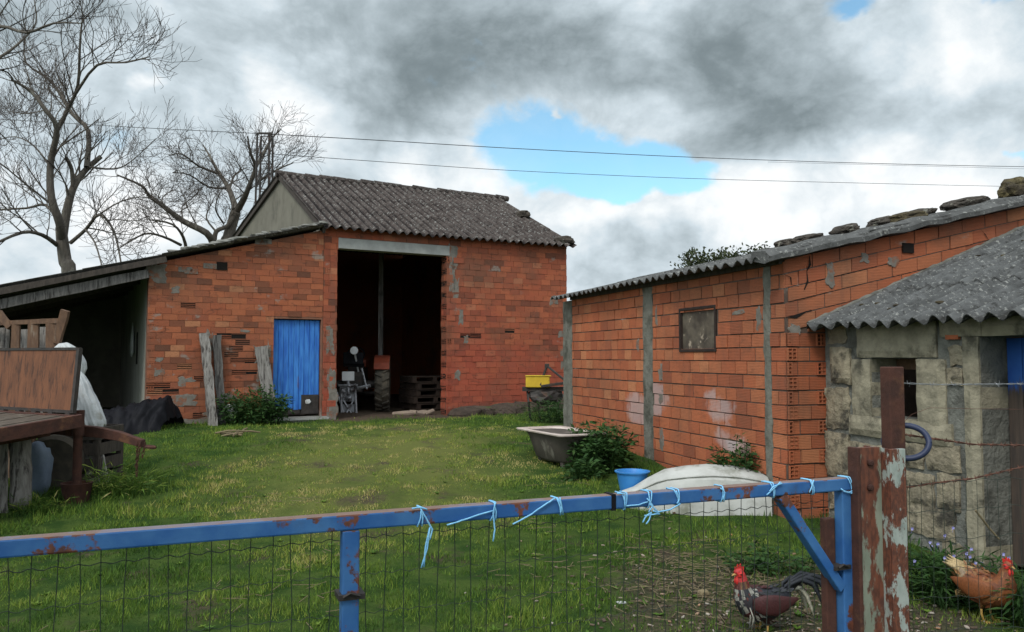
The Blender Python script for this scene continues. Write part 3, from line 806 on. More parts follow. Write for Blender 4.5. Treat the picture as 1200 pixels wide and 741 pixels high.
a, b, z0, z1 = rect(1006, 386, 1099, 419); stone_block(w, a, b, z0, CT - .02, .035, rc); w.build('window_lintel', 'stone_cut', cot)
w = MB(); a, b, z0, z1 = rect(1000, 421, 1021, 492); stone_block(w, a, wq0, z0, z1, .03, rc, d1=.28); w.build('window_jamb', 'stone_cut', cot)
w = MB(); a, b, z0, z1 = rect(1077, 421, 1110, 505); stone_block(w, wq1, b, z0, z1, .03, rc, d1=.28); w.build('window_jamb', 'stone_cut', cot)
w = MB(); a, b, z0, z1 = rect(998, 494, 1118, 516); stone_block(w, a, b, z0, wz0, .05, rc, d1=.30); w.build('window_sill', 'stone_cut', cot)
w = MB(); a, b, z0, z1 = rect(1133, 394, 1149, 600); stone_block(w, a, dq0, -.1, dz1, .035, rc, d1=.30); w.build('door_jamb', 'stone_cut', cot); w = MB(); stone_block(w, dq0 + .95, dq0 + 1.2, -.1, dz1, .035, rc, d1=.3); w.build('door_jamb', 'stone_cut', cot)
w = MB(); a, b, z0, z1 = rect(1104, 385, 1153, 396); stone_block(w, a, b - .006, dz1 + .005, CT - .015, .045, rc, d1=.2); w.build('door_lintel', 'stone_cut', cot); w = MB(); stone_block(w, b, b + .95, dz1 + .005, CT - .012, .05, rc, d1=.2); w.build('door_lintel', 'stone_cut', cot)
w = wcot
placed = []
for (x0, y0, x1, y1) in ((969, 455, 996, 503), (970, 508, 998, 560), (998, 520, 1046, 546), (1050, 519, 1084, 548), (1087, 521, 1126, 552), (1000, 550, 1040, 585), (1045, 552, 1096, 590), (1100, 556, 1126, 598), (974, 565, 1004, 600), (1004, 590, 1060, 625), (975, 408, 998, 450), (1114, 405, 1130, 428), (1112, 432, 1129, 452), (1064, 594, 1120, 630)):
    a, b, z0, z1 = rect(x0, y0, x1, y1); placed.append((a, b, z0, z1)); stone_block(w, a, b, z0, z1, rc.uniform(.025, .045), rc, 1, j=.03)
occ = [rect(1000, 380, 1118, 516), rect(1128, 380, 1200, 600)]
for tries in range(900):
    ww = rc.uniform(.10, .34); hh = rc.uniform(.08, .22)
    s = rc.uniform(.03, 3.9); z = rc.uniform(-.1, CT - .12)
    if any(s < o[1] + .01 and s + ww > o[0] - .01 and z < o[3] + .01 and z + hh > o[2] - .01 for o in occ + placed): continue
    if s > dq0 - .1 and s < dq0 + 1.2: continue
    placed.append((s, s + ww, z, z + hh))
    stone_block(w, s, s + ww, z, z + hh, rc.uniform(.008, .03), rc, 1, j=.04)
w.build('front_wall', ['stone_mortar', 'stone_rough'], cot)
for (px, py) in ((987, 415), (1117, 395)):
    w = MB(); s, z = FC.hit(px, py); fbox(w, FC, s - .05, s + .07, -.028, .01, z - .02, z + .03); w.build('brick_fragment', 'brick_shed', cot)
w = MB()
fbox(w, FC, 4.0, 4.2, .323, 4.2, -.3, CT, 0); fbox(w, FC, .19, 3.99, 4.2, 4.4, -.3, CT + 1.4, 0)
w.build('rear_wall', 'stone_mortar', cot)
w = MB()
LR = 4.35
corrugated(w, FC.pt(LR, -.22, CT + .055 - .22 * cs), V((U2.x, U2.y, 0)), V((V2.x, V2.y, cs)), LR - .03, 5.2, seed=14, per=12, sag=.035, ragged=.07, A=.034, sheet=.95)
wroof = w
w = MB()   # crumbling mortar fillet where the roof meets the brick gable
fp = [FC.pt(.035 + .015 * mnoise.noise(V((i * .4, 1, 1))), -.2 + i * .05, CT + .075 + cs * (-.2 + i * .05) + .012 * mnoise.noise(V((i * .5, 4, 1)))) for i in range(92)]
w.tube(fp, [.032 + .018 * mnoise.noise(V((i * .6, 7, 2))) for i in range(92)], 8)
w.build('mortar_fillet', 'stone_mortar', cot)
w = wroof
for i in range(60):
    s = rc.uniform(.1, 3.2); v = rc.uniform(-.1, 2.8)
    k = rc.uniform(.02, .05); w.rock(FC.pt(s, v, CT + .07 + cs * v), (k * rc.uniform(1, 1.8), k, k * .5), i + 40, sub=2, m=1)
w.build('roof', ['fibro_cottage', 'roof_stone_mossy'], cot, smooth='angle')
# door
m_, nb, bs = new_mat('worn_blue_door')
p = nb.pos(); x_, y_, z_ = nb.sep(p)
k = (z_ - 1.36) * 4 + (nb.noise(nb.mapping(p, (9, 9, 1)), 3, 5, .7) - .5) * 1.6
wood = nb.mix(nb.noise(nb.mapping(p, (8, 8, .7)), 4, 5).step(.3, .7), (.085, .06, .045), (.045, .035, .03))
nb.link(nb.mix(k.step(-.1, .3), wood, nb.mix(nb.noise(p, 6, 5).step(.35, .7), (.012, .075, .32), (.02, .10, .36))), bs.inputs['Base Color']); bs.inputs['Roughness'].default_value = .8
bump(nb, bs, nb.noise(nb.mapping(p, (8, 8, .7)), 6, 5), .5, .008)
M['worn_blue'] = m_
w = MB(); n = 7
for i in range(n):
    a = dq0 + .01 + .93 * i / n
    fbox(w, FC, a + .004, a + .93 / n - .004, .245 + rc.uniform(0, .008), .285, rc.uniform(.02, .06), dz1 - .01)
dd = w.build('door', 'worn_blue', cot, bevel=.004)
w = MB(); fbox(w, FC, dq0 + .03, dq0 + .92, .286, .31, .3, .42); w.build('ledge', 'wood_dark', dd); w = MB(); fbox(w, FC, dq0 + .03, dq0 + .92, .286, .31, 1.2, 1.32); w.build('ledge', 'wood_dark', dd)
# inside the small window: a shutter board standing half open, lit top
w = MB(); fbox(w, FC, wq0 + .02, wq1 - .02, .26, .30, wz1 - .10, wz1 - .01); w.build('window_board', 'wood_brown', cot)
# ------------------------------------------------------------------ ground
def axis(a, b, fine0, fine1, step):
    xs = list(np.arange(fine0, fine1 + 1e-6, step))
    k = step
    x = fine1
    while x < b: k *= 1.35; x = min(b, x + k); xs.append(x)
    k = step; x = fine0
    while x > a: k *= 1.35; x = max(a, x - k); xs.insert(0, x)
    return np.array(xs)
gx = axis(-500, 500, -12, 8, .2); gy = axis(-60, 700, -1, 24, .2)
X, Y = np.meshgrid(gx, gy); Z = hgt(X, Y)
near = np.exp(-((X / 18) ** 2 + ((Y - 8) / 16) ** 2))
for i in range(Z.shape[0]):
    for j in range(Z.shape[1]):
        if near[i, j] > .05: Z[i, j] += near[i, j] * .03 * mnoise.noise(V((X[i, j] * 1.9, Y[i, j] * 1.9, 0)))
g = MB(); nx, ny = len(gx), len(gy)
g.v = [tuple(q) for q in np.stack([X, Y, Z], -1).reshape(-1, 3)]
g.f = [(r * nx + i, r * nx + i + 1, (r + 1) * nx + i + 1, (r + 1) * nx + i) for r in range(ny - 1) for i in range(nx - 1)]
g.m = [0] * len(g.f); g.c = [(.5, .5, .5)] * len(g.f)
m_, nb, bs = new_mat('lawn_soil'); p = nb.pos(); x_, y_, z_ = nb.sep(p)
base = nb.mix(nb.noise(p, 3.2, 7, .65).step(.35, .65), (.026, .055, .013), (.064, .098, .022))
dry = nb.noise(nb.mapping(p, (1, 1, 1), (4, 4, 0)), .75, 6, .65)
px_ = (x_ + 1.7) * (1 / 2.1); py_ = (y_ - 10.5) * (1 / 4.2)
path = (px_ * px_ + py_ * py_) * -1.0 + 1.0 + (dry - .5) * 2.6
base = nb.mix(path.step(-.1, 1.1) * .75, base, (.145, .15, .045))
soil = nb.mix(nb.noise(p, 14, 6, .7).step(.35, .65), (.095, .072, .05), (.05, .04, .03))
mud = nb.noise(nb.mapping(p, (1, 1, 1), (1, 9, 0)), 1.3, 7, .7)
base = nb.mix(mud.step(.54, .66) * .85, base, soil)
fd = (x_ - FB.o.x) * N2.x + (y_ - FB.o.y) * N2.y + (dry - .5) * 1.6
fs = (x_ - FB.o.x) * T2.x + (y_ - FB.o.y) * T2.y
indoor = fd.step(-.9, -.3) * fs.step(-.4, .3)
yard = ((x_ - 1.75) * (x_ - 1.75) * .9 + (y_ - 5.0) * (y_ - 5.0) * .45) * -1 + 1.4 + (mud - .5) * 4
base = nb.mix(yard.step(0, .8) * .7, base, nb.mix(nb.noise(p, 30, 5, .7).step(.4, .6), (.105, .078, .058), (.05, .04, .032)))
base = nb.mix(indoor, base, (.085, .062, .046))
nb.link(base, bs.inputs['Base Color']); bs.inputs['Roughness'].default_value = 1; bs.inputs['Specular IOR Level'].default_value = .05
bump(nb, bs, nb.noise(p, 22, 7, .7), 1, .03); M['lawn'] = m_
go = g.build('ground', 'lawn', None, smooth=True); tag(go, 'grassy farmyard ground with dry and muddy patches', 'ground', kind='structure')
def gz(x, y):
    k = math.exp(-((x / 18) ** 2 + ((y - 8) / 16) ** 2))
    return H(x, y) + (k * .03 * mnoise.noise(V((x * 1.9, y * 1.9, 0))) if k > .05 else 0)

# ------------------------------------------------------------------ grass
def in_frame(fr, x, y, s0, s1, d0, d1):
    a = (x - fr.o.x) * fr.t.x + (y - fr.o.y) * fr.t.y; b = (x - fr.o.x) * fr.n.x + (y - fr.o.y) * fr.n.y
    return (a > s0) & (a < s1) & (b > d0) & (b < d1)
NBL = 420000
yy = 1.9 + (17.5 - 1.9) * RNG.random(NBL) ** 1.55
xx = (RNG.random(NBL) * 2 - 1) * (yy * .72 + .6)
keep = ~(in_frame(FS, xx, yy, -.03, LU + .1, -.04, 5) | in_frame(FG, xx, yy, -.1, 6, -.02, 8) | in_frame(FC, xx, yy, -.2, 4.3, -.06, 5) | in_frame(FB, xx, yy, SL - .03, SR + .1, -.05, 10) | in_frame(FB, xx, yy, -9, SL, .3, 10))
keep &= ~(in_frame(FB, xx, yy, O0 - .2, O1 + .2, -.75, 9) & (RNG.random(NBL) < .93))
xx, yy = xx[keep], yy[keep]
def nz(a, b, f, o): return np.array([mnoise.noise(V((p * f + o, q * f, o))) for p, q in zip(a, b)])
n1 = nz(xx, yy, .8, 3.3); n2 = nz(xx, yy, 2.6, 8.1); n3 = nz(xx, yy, 6, 5.5)
pth = np.clip(1.1 - ((xx + 1.7) / 2.3) ** 2 - ((yy - 10.5) / 4.4) ** 2 + n1 * 1.1, 0, 1)
yd = np.clip(1.4 - .9 * (xx - 1.75) ** 2 - .45 * (yy - 5.0) ** 2 + n2 * 1.2, 0, 1)
dens = np.clip(.80 + n2 * 1.1 + n3 * .9, .03, 1) * (1 - .62 * yd)
k2 = RNG.random(len(xx)) < dens
xx, yy, n1, n2, n3, pth, yd = [a[k2] for a in (xx, yy, n1, n2, n3, pth, yd)]
N_ = len(xx)
wall = np.zeros(N_)
def near_line(fr, s0, s1, d):
    a = (xx - fr.o.x) * fr.t.x + (yy - fr.o.y) * fr.t.y; b = (xx - fr.o.x) * fr.n.x + (yy - fr.o.y) * fr.n.y
    return np.where((a > s0) & (a < s1), np.exp(-((b / d) ** 2)), 0)
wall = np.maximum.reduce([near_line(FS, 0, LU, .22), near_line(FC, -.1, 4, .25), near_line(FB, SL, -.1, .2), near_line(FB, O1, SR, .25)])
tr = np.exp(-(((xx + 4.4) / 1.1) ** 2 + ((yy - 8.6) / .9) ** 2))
n4 = nz(xx, yy, 1.4, 12.7)
hgts = (.018 + .034 * RNG.random(N_)) * (1 + 1.3 * np.clip(n2 + .6 * n3, -.6, 1)) * (1 - .4 * pth) + wall * .11 * RNG.random(N_) + tr * .16 * RNG.random(N_)
wid = .0035 + .00075 * yy
ang = RNG.random(N_) * 2 * PI; lean = RNG.random(N_) * .8; la = RNG.random(N_) * 2 * PI
zz = np.array([gz(a, b) for a, b in zip(xx, yy)]) - .004
P0 = np.stack([xx - np.cos(ang) * wid / 2, yy - np.sin(ang) * wid / 2, zz], -1); P1 = np.stack([xx + np.cos(ang) * wid / 2, yy + np.sin(ang) * wid / 2, zz], -1)
PT = np.stack([xx + np.cos(la) * lean * hgts, yy + np.sin(la) * lean * hgts, zz + hgts * (1 - .3 * lean)], -1)
verts = np.stack([P0, P1, PT], 1).reshape(-1, 3)
me = bpy.data.meshes.new('grass'); me.vertices.add(3 * N_); me.vertices.foreach_set('co', verts.ravel().astype(np.float32))
me.loops.add(3 * N_); me.loops.foreach_set('vertex_index', np.arange(3 * N_, dtype=np.int32))
me.polygons.add(N_); me.polygons.foreach_set('loop_start', np.arange(0, 3 * N_, 3, dtype=np.int32)); me.polygons.foreach_set('loop_total', np.full(N_, 3, np.int32))
me.update(); me.validate(); me.materials.append(M['grass'])
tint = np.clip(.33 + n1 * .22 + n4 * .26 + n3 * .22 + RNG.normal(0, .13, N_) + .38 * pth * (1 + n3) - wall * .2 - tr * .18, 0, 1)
ar = np.ones((N_, 4), np.float32); ar[:, 0] = tint; ar[:, 1] = RNG.random(N_)
me.attributes.new('tint', 'FLOAT_COLOR', 'FACE').data.foreach_set('color', ar.ravel())
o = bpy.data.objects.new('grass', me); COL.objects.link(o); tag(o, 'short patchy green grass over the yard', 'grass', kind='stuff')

# broad-leaved weeds in the turf
w = MB(); rw_ = random.Random(77)
for i in range(650):
    b = 3.2 + 8 * rw_.random() ** 1.3; a = rw_.uniform(-1, 1) * (b * .7 + .4)
    A_ = np.array(a); B_ = np.array(b)
    if in_frame(FS, A_, B_, -.1, 6, -.1, 5) or in_frame(FC, A_, B_, -.3, 5, -.15, 5) or in_frame(FG, A_, B_, -.1, 6, -.05, 8) or in_frame(FB, A_, B_, -9, SR, -.4, 10): continue
    if mnoise.noise(V((a * .9, b * .9, 3))) < -.05: continue
    z = gz(a, b); k = rw_.uniform(.02, .05); ph = rw_.uniform(0, 6); tt = min(1, max(0, rw_.gauss(.38, .1)))
    for j in range(rw_.randint(4, 8)):
        q = ph + j * 2.4; d = V((math.cos(q), math.sin(q), rw_.uniform(.15, .8))); w.leaf((a, b, z), d, V((0, 0, 1)), k * rw_.uniform(.7, 1.2), k * .5, 0, (tt, 0, 0))
tag(w.build('lawn_weeds', 'grass'), 'small broad-leaved weeds scattered through the turf', 'weeds', kind='stuff')
# chips and straw scattered where the hens scratch
rd = random.Random(5)
w = MB(); w2 = MB()
for i in range(2300):
    a = rd.gauss(1.75, .62); b = rd.gauss(4.6, .9)
    if b < 2.2 or in_frame(FC, np.array(a), np.array(b), -.5, 5, -.15, 5): continue
    z = gz(a, b); t = rd.uniform(0, 2 * PI); L = rd.uniform(.008, .034); W = L * rd.uniform(.25, .7)
    e = V((math.cos(t), math.sin(t), rd.uniform(-.25, .25))).normalized(); f = V((-math.sin(t), math.cos(t), rd.uniform(-.25, .25))).normalized()
    w.box((a, b, z + .008), (L, W, .006), (e, f, e.cross(f)), 0, (rd.random(), 0, 0))
m_, nb, bs = new_mat('wood_chips'); r_, g_, b_ = nb.sep(nb.attr('tint'))
nb.link(nb.ramp(r_, [(0, (.05, .035, .025)), (.45, (.10, .065, .042)), (.8, (.18, .135, .10)), (.95, (.36, .32, .27)), (1, (.33, .15, .06))]), bs.inputs['Base Color']); bs.inputs['Roughness'].default_value = .9
M['chips'] = m_
tag(w.build('wood_chips', 'chips'), 'scattered wood chips and scraps on the bare ground', 'wood chips', kind='stuff')
for i in range(1100):
    if i < 500: a, b = rd.gauss(1.35, .45), rd.gauss(5.9, .5)
    else: a = rd.uniform(-3, 1.5); b = rd.uniform(4, 9.5)
    if i >= 500 and mnoise.noise(V((a * .9, b * .9, 7))) < .18: continue
    if in_frame(FS, np.array(a), np.array(b), -.5, 6, -.1, 5): continue
    z = gz(a, b); t = rd.uniform(0, 2 * PI); L = rd.uniform(.05, .16)
    p = V((a, b, z + rd.uniform(.008, .035))); q = p + V((math.cos(t), math.sin(t), rd.uniform(-.12, .12))) * L
    w2.beam(p, q, .004, .003)
tag(w2.build('straw', 'straw'), 'dry straw and grass stalks lying on the yard', 'straw', kind='stuff')

# ------------------------------------------------------------------ gate
def zhit(px, py, z):
    r = ray(px, py); k = (z - EYE.z) / r.z; return EYE + r * k
ga = zhit(1000, 560, 1.2); gb = zhit(0, 633, 1.2)
gd = V((ga.x - gb.x, ga.y - gb.y, 0)).normalized(); gn = V((-gd.y, gd.x, 0))     # gn: away from the camera
GFr = Frame(ga[:2], (gd.x, gd.y), (gn.x, gn.y))
gate = thing('farm_gate', (ga.x, ga.y, 0), 'blue painted tube-steel gate with rust patches and green wire mesh in the foreground', 'gate')
def gs(px, py=640): return GFr.hit(px, py)[0]
GL = gs(0) - .55
w = MB(); fbox(w, GFr, GL, 0, 0, .042, 1.157, 1.2); w.build('top_rail', 'blue_gate', gate, bevel=.005)
w = MB(); fbox(w, GFr, GL + .051, -.052, .002, .048, .10, .15); w.build('bottom_rail', 'blue_gate', gate, bevel=.005)
s1 = (gs(401) + gs(424)) / 2
for nm, a in (('upright', s1 - .025), ('stile', -.05), ('stile', GL)):
    w = MB(); fbox(w, GFr, a, a + .046, .001, .041, .1005 if nm == 'stile' else .1505, 1.1565); w.build(nm, 'blue_gate', gate, bevel=.004)
w = MB(); b0, bz0 = GFr.hit(918, 590); b1, bz1 = GFr.hit(989, 684)
w.beam(GFr.pt(b0 + .0, .022, 1.157), GFr.pt(-.05, .022, bz1 - .02), .034, .042, up=gn); w.build('brace', 'blue_gate', gate, bevel=.004)
w = MB(); fbox(w, GFr, -.098, -.056, .03, .06, .05, 1.06); w.build('rusty_stile', 'rust', gate, bevel=.004)
w = MB()
for a, z in ((s1, .985), (-.06, .90)):
    w = MB()
    fbox(w, GFr, a - .035, a + .035, -.008, .06, z - .008, z + .006)
    w.tube([GFr.pt(a - .024, -.012, z + .002), GFr.pt(a - .006, -.014, z + .012), GFr.pt(a + .02, -.012, z + .002)], .004, 6); w.build('wire_clamp', 'dark_metal', gate)
w = MB(); rg = random.Random(3)
s = GL + .06
while s < -.05:
    pts = [GFr.pt(s + .004 * math.sin(z * 9 + s * 40) + rg.uniform(-.0012, .0012), .056 + .006 * math.sin(z * 5 + s), z) for z in np.linspace(.12, 1.15, 12)]
    w.tube(pts, .00125, 4); s += .05 + rg.uniform(-.002, .002)
for k, z in enumerate((1.118, 1.02, .92, .82, .72, .6, .5, .4, .3, .2)):
    pts = []
    n = int(-GL / .0125)
    for i in range(n + 1):
        s = GL + .05 + (-GL - .1) * i / n
        pts.append(GFr.pt(s, .058 + .002 * math.sin(i * 1.7), z + .0035 * math.sin(2 * PI * s / .05) + .006 * math.sin(s * 3 + k)))
    w.tube(pts, .0012 if k == 0 else .0009, 4)
w.build('wire_mesh', 'wire_green', gate)
# blue baler twine knotted round the top rail
def loop(s, tilt=0., n=14):
    pts = []
    for i in range(n + 1):
        a = 2 * PI * i / n
        d = .021 + .0255 * max(-1, min(1, 1.35 * math.cos(a))); z = 1.1785 + .0245 * max(-1, min(1, 1.35 * math.sin(a)))
        pts.append(GFr.pt(s + tilt * math.sin(a) + .0015 * math.sin(i * 2), d, z))
    return pts
TW = [(492, [[(492, 596), (498, 606), (506, 620), (503, 632)], [(503, 618), (498, 640), (496, 664)], [(503, 618), (500, 642), (493, 665)], [(482, 594), (492, 592), (500, 597)]], 'blue twine round the gate rail with a tail hanging straight down beside the middle upright'),
      (578, [[(577, 598), (560, 603), (540, 610), (523, 615)], [(580, 588), (577, 600), (579, 620), (577, 634)]], 'blue twine on the gate rail slanting down to the left, second from the middle upright'),
      (655, [[(650, 582), (640, 590), (622, 602), (600, 614)], [(655, 582), (657, 592), (656, 602)]], 'blue twine on the gate rail slanting left to the mesh, left of the black band'),
      (731, [[(722, 577), (731, 578), (731, 595)], [(733, 593), (748, 591), (758, 588)]], 'short blue twine loop just right of the black band on the gate rail'),
      (760, [[(757, 584), (764, 592), (759, 600)], [(760, 590), (770, 600), (784, 597), (796, 590)], [(762, 600), (755, 606), (752, 612)], [(762, 600), (760, 608), (756, 614)], [(764, 598), (772, 602), (754, 604)]], 'bunched blue twine tangle hanging under the gate rail in front of the white tank'),
      (793, [[(791, 575), (795, 585), (792, 590)]], 'blue twine loop between the tangle and the tank centre'),
      (846, [[(843, 572), (848, 577), (846, 586)]], 'single thin blue twine loop in front of the middle of the white tank'),
      (905, [[(913, 565), (906, 572), (897, 580)], [(915, 566), (905, 570), (900, 576)]], 'blue twine slanting across the gate rail where the diagonal brace starts'),
      (951, [[(952, 562), (950, 570), (947, 577)]], 'blue twine loop between the brace and the gate end'),
      (996, [[(984, 573), (992, 577), (1000, 574)], [(987, 575), (996, 578), (1001, 572)]], 'blue twine wound round the corner of the gate beside the rusty post')]
for px, strands, lb in TW:
    w = MB(); s = gs(px, 590)
    w.tube(loop(s, rg.uniform(-.012, .012)), .0022, 5)
    w.tube(loop(s + .006, rg.uniform(-.012, .012)), .0020, 5)
    for st_ in strands:
        pts = []
        ks = [GFr.hit(*q) for q in st_]
        P = [GFr.pt(a, -.006, min(z, 1.206)) for a, z in ks]
        for i in range(len(P) - 1):
            for t in (0, .33, .66): pts.append(P[i].lerp(P[i + 1], t) + V((0, 0, rg.uniform(-.001, .001))))
        pts.append(P[-1]); w.tube(pts, .0024, 5)
    solo(w, 'baler_twine', 'twine', GFr.pt(s, 0, 1.14), lb, 'twine', 'blue twine tied round the gate rail', smooth=True)
w = MB(); s = gs(719, 590); fbox(w, GFr, s - .007, s + .007, -.003, .045, 1.154, 1.203); solo(w, 'black_band', 'black_plastic', GFr.pt(s, 0, 1.14), 'narrow black tape band wound round the blue gate rail', 'tape')

# ------------------------------------------------------------------ posts and fence on the right
p0 = at(1003, 525, 2.78); p1 = at(1054, 525, 2.83)
pd = V((p1.x - p0.x, p1.y - p0.y, 0)); PW = pd.length; pd.normalize(); pn = V((-pd.y, pd.x, 0)); PF = Frame(p0[:2], pd[:2], pn[:2]); PZ = p0.z
gp = thing('gate_post', PF.pt(PW / 2, .04, 0), 'thick rusty steel gate post with flaking pale green paint', 'post')
w = MB(); n = 12
fbox(w, PF, .016, PW * .62, .012, .03, -.2, PZ - .002); w.build('web', 'post_paint', gp)
w = MB(); fbox(w, PF, 0, .014, -.006, .045, -.2, PZ); w.build('flange', 'rust', gp, bevel=.003)
w = MB(); fbox(w, PF, PW * .64, PW, -.028, -.012, -.2, PZ - .006); fbox(w, PF, PW * .625, PW * .64, -.022, .10, -.2, PZ - .004); w.build('flange', 'post_flange', gp, bevel=.003)
for py in (543, 572):
    s, z = PF.hit(1022, py); w = MB()
    w.lathe(PF.pt(s, .012, z), [(0, .0), (.012, 0), (.012, .008), (.008, .012), (0, .013)], 10, ax=(pd, V((0, 0, 1)), -pn)); w.build('bolt', 'rust', gp)
t0 = at(1045, 430, 2.98)
tp = V((t0.x, t0.y, 0)); w = MB(); w.box((t0.x, t0.y, (t0.z - .2) / 2), (.066, .05, t0.z + .2), (pd, pn, V((0, 0, 1))))
solo(w, 'fence_post', 'rust', tp, 'tall thin brown rusty steel post standing behind the thick gate post', 'post', bevel=.004)
w = MB(); pts = []; oc = at(1062, 518, 2.97); rx = V((.068, -.03, 0)); ry = V((.01, .02, .058)); 
for i in range(33):
    a = 2 * PI * i / 32; pts.append(oc + rx * math.cos(a) + ry * math.sin(a))
w.tube(pts, .011, 8, cap=False)
M['ring_blue'] = mat('ring_blue', (.02, .028, .06), (.03, .04, .085), 8, .45)
solo(w, 'hose_ring', 'ring_blue', oc, 'dark blue ring of hose hung round the tall thin rusty post', 'hose', smooth=True)
# wires to the right
def barbed(pxs, lb, matn, r=.0016, step=.10, twist=True):
    w = MB(); P = []
    for (px, py) in pxs:
        y = 2.96 + (px - 1045) / 155 * .12; P.append(at(px, py, y))
    pts = []
    for i in range(len(P) - 1):
        n = max(3, int((P[i + 1] - P[i]).length / .012))
        for k in range(n): pts.append(P[i].lerp(P[i + 1], k / n))
    pts.append(P[-1])
    for ph in (0, PI) if twist else (0,):
        w.tube([p + V((0, .0022 * math.cos(i * .8 + ph), .0022 * math.sin(i * .8 + ph))) if twist else p for i, p in enumerate(pts)], r, 4)
    if twist:
        for i in range(4, len(pts) - 2, int(step / .012)):
            for k in range(4):
                a = k * 1.6 + rg.uniform(0, 1); d = V((rg.uniform(-.4, .4), math.cos(a), math.sin(a))).normalized() * .014
                w.tube([pts[i + k % 2] - d * .3, pts[i + k % 2] + d], [r * .9, r * .4], 4)
    p = P[0]; return solo(w, 'barbed_wire' if twist else 'fence_wire', matn, p, lb, 'wire')
barbed([(1050, 449), (1100, 451), (1200, 450), (1290, 449)], 'thin pale wire stretched from the tall post across the top of the small window', 'wire_zinc', .0012)
barbed([(1050, 508), (1092, 514), (1140, 521), (1200, 522), (1290, 527)], 'rusty barbed wire running right from beside the hose ring', 'wire_rust', .0022, .05)
barbed([(1050, 573), (1090, 567), (1140, 561), (1200, 547), (1290, 530)], 'rusty barbed wire rising to the right below the hose ring', 'wire_rust', .0022, .05)
barbed([(1050, 505), (1068, 486), (1090, 478), (1130, 479), (1200, 480), (1290, 482)], 'thin slack plain wire under the top wire', 'wire_rust', .0008, twist=False)
fm = thing('mesh_fence', at(1120, 700, 3.0) * 1, 'fine dark green wire mesh fence right of the rusty post', 'fence')
BASE[fm.name] = V((1.6, 3.0, 0)); fm.location = BASE[fm.name]
def fpt(x, z): return V((x, 2.94 + (x - 1.38) * .18, z))
w = MB(); x = 1.40
while x < 2.75:
    w.tube([fpt(x + .003 * math.sin(z * 12 + x * 30), z) for z in np.linspace(0, 1.16, 10)], .0010, 4); x += .045 + rg.uniform(-.002, .002)
for z in (1.16, 1.06, .96, .85, .74, .62, .5, .38, .26, .14):
    w.tube([fpt(1.38 + 1.4 * i / 60, z + .004 * math.sin(i * 1.3) + .006 * math.sin(i * .2 + z * 9)) for i in range(61)], .0010, 4)
w.build('wire_mesh', 'wire_green', fm)
w = MB(); w.box(fpt(2.78, .6), (.05, .05, 1.6)); w.build('end_post', 'rust', fm)
w = MB(); w.tube([at(1143, 598, 3.05), at(1160, 620, 3.07), at(1171, 632, 3.07)], [.004, .004, .003], 6)
solo(w, 'dry_stick', 'straw', at(1171, 632, 3.07), 'pale broken stick caught in the wire above the brown hen', 'stick')

# ------------------------------------------------------------------ bathtub, basin, tank
bt = [at(646, 511, 9.6), at(698, 508.6, 9.88), at(669, 500, 10.9), at(616, 502, 10.65)]
tc = sum(bt, V((0, 0, 0))) / 4; ez = tc.z
be = (bt[1] - bt[0]); be.z = 0; bw = .66; be.normalize(); bl = V((-be.y, be.x, 0)); bL = 1.18
tz = gz(tc.x, tc.y)
tub = thing('bathtub', (tc.x, tc.y, tz), 'old cast-iron bathtub with a pale pinkish rim standing on the grass by the brick shed', 'bathtub')
def rr(hw, hl, z, n=72, k=5, off=0.0):
    out = []
    for i in range(n):
        a = 2 * PI * i / n + .05
        c, s_ = math.cos(a), math.sin(a); q = 1 / (abs(c) ** k + abs(s_) ** k) ** (1 / k)
        p = tc + be * c * q * hw + bl * (s_ * q * hl + off); out.append(V((p.x, p.y, z)))
    return out
w = MB(); w.loft([rr(.17, .36, tz + .02, k=3), rr(.22, .42, tz + .06, k=3), rr(.28, .50, tz + .30, k=3.5), rr(.31, .545, ez - .012, k=4)]); w.build('shell', 'bath_iron', tub, smooth='angle')
w = MB(); w.loft([rr(.305, .54, ez - .015, k=10), rr(.345, .60, ez - .010, k=22), rr(.35, .605, ez + .006, k=22), rr(.335, .585, ez + .012, k=18), rr(.28, .51, ez + .008, k=4), rr(.265, .49, ez - .03, k=3.5), rr(.24, .45, ez - .16, k=4), rr(.18, .36, ez - .20, k=3)]); w.build('basin', 'enamel', tub, smooth='angle')
for sx in (-1, 1):
    for sy in (-1, 1):
        w = MB(); c = tc + be * sx * .13 + bl * sy * .28; w.tube([(c.x, c.y, tz - .02), (c.x, c.y, tz + .07)], [.03, .04], 8); w.build('foot', 'bath_iron', tub)
bp = at(741, 552, 8.55); bzg = gz(bp.x, bp.y) + .005
w = MB(); hh = bp.z - bzg
w.lathe((bp.x, bp.y, bzg), [(0, 0), (.115, 0), (.165, hh - .02), (.185, hh - .012), (.187, hh), (.165, hh + .002), (.15, hh - .03), (.105, .02), (0, .018)], 28)
solo(w, 'basin', 'blue_plastic', (bp.x, bp.y, bzg), 'round blue plastic basin standing between the bush and the white tank', 'basin', smooth='angle')
# upturned white tank: a hull that tapers towards its far left end
e0 = ground(912, 603); ue = V((U2.x, U2.y, 0)); ve = V((V2.x, V2.y, 0))
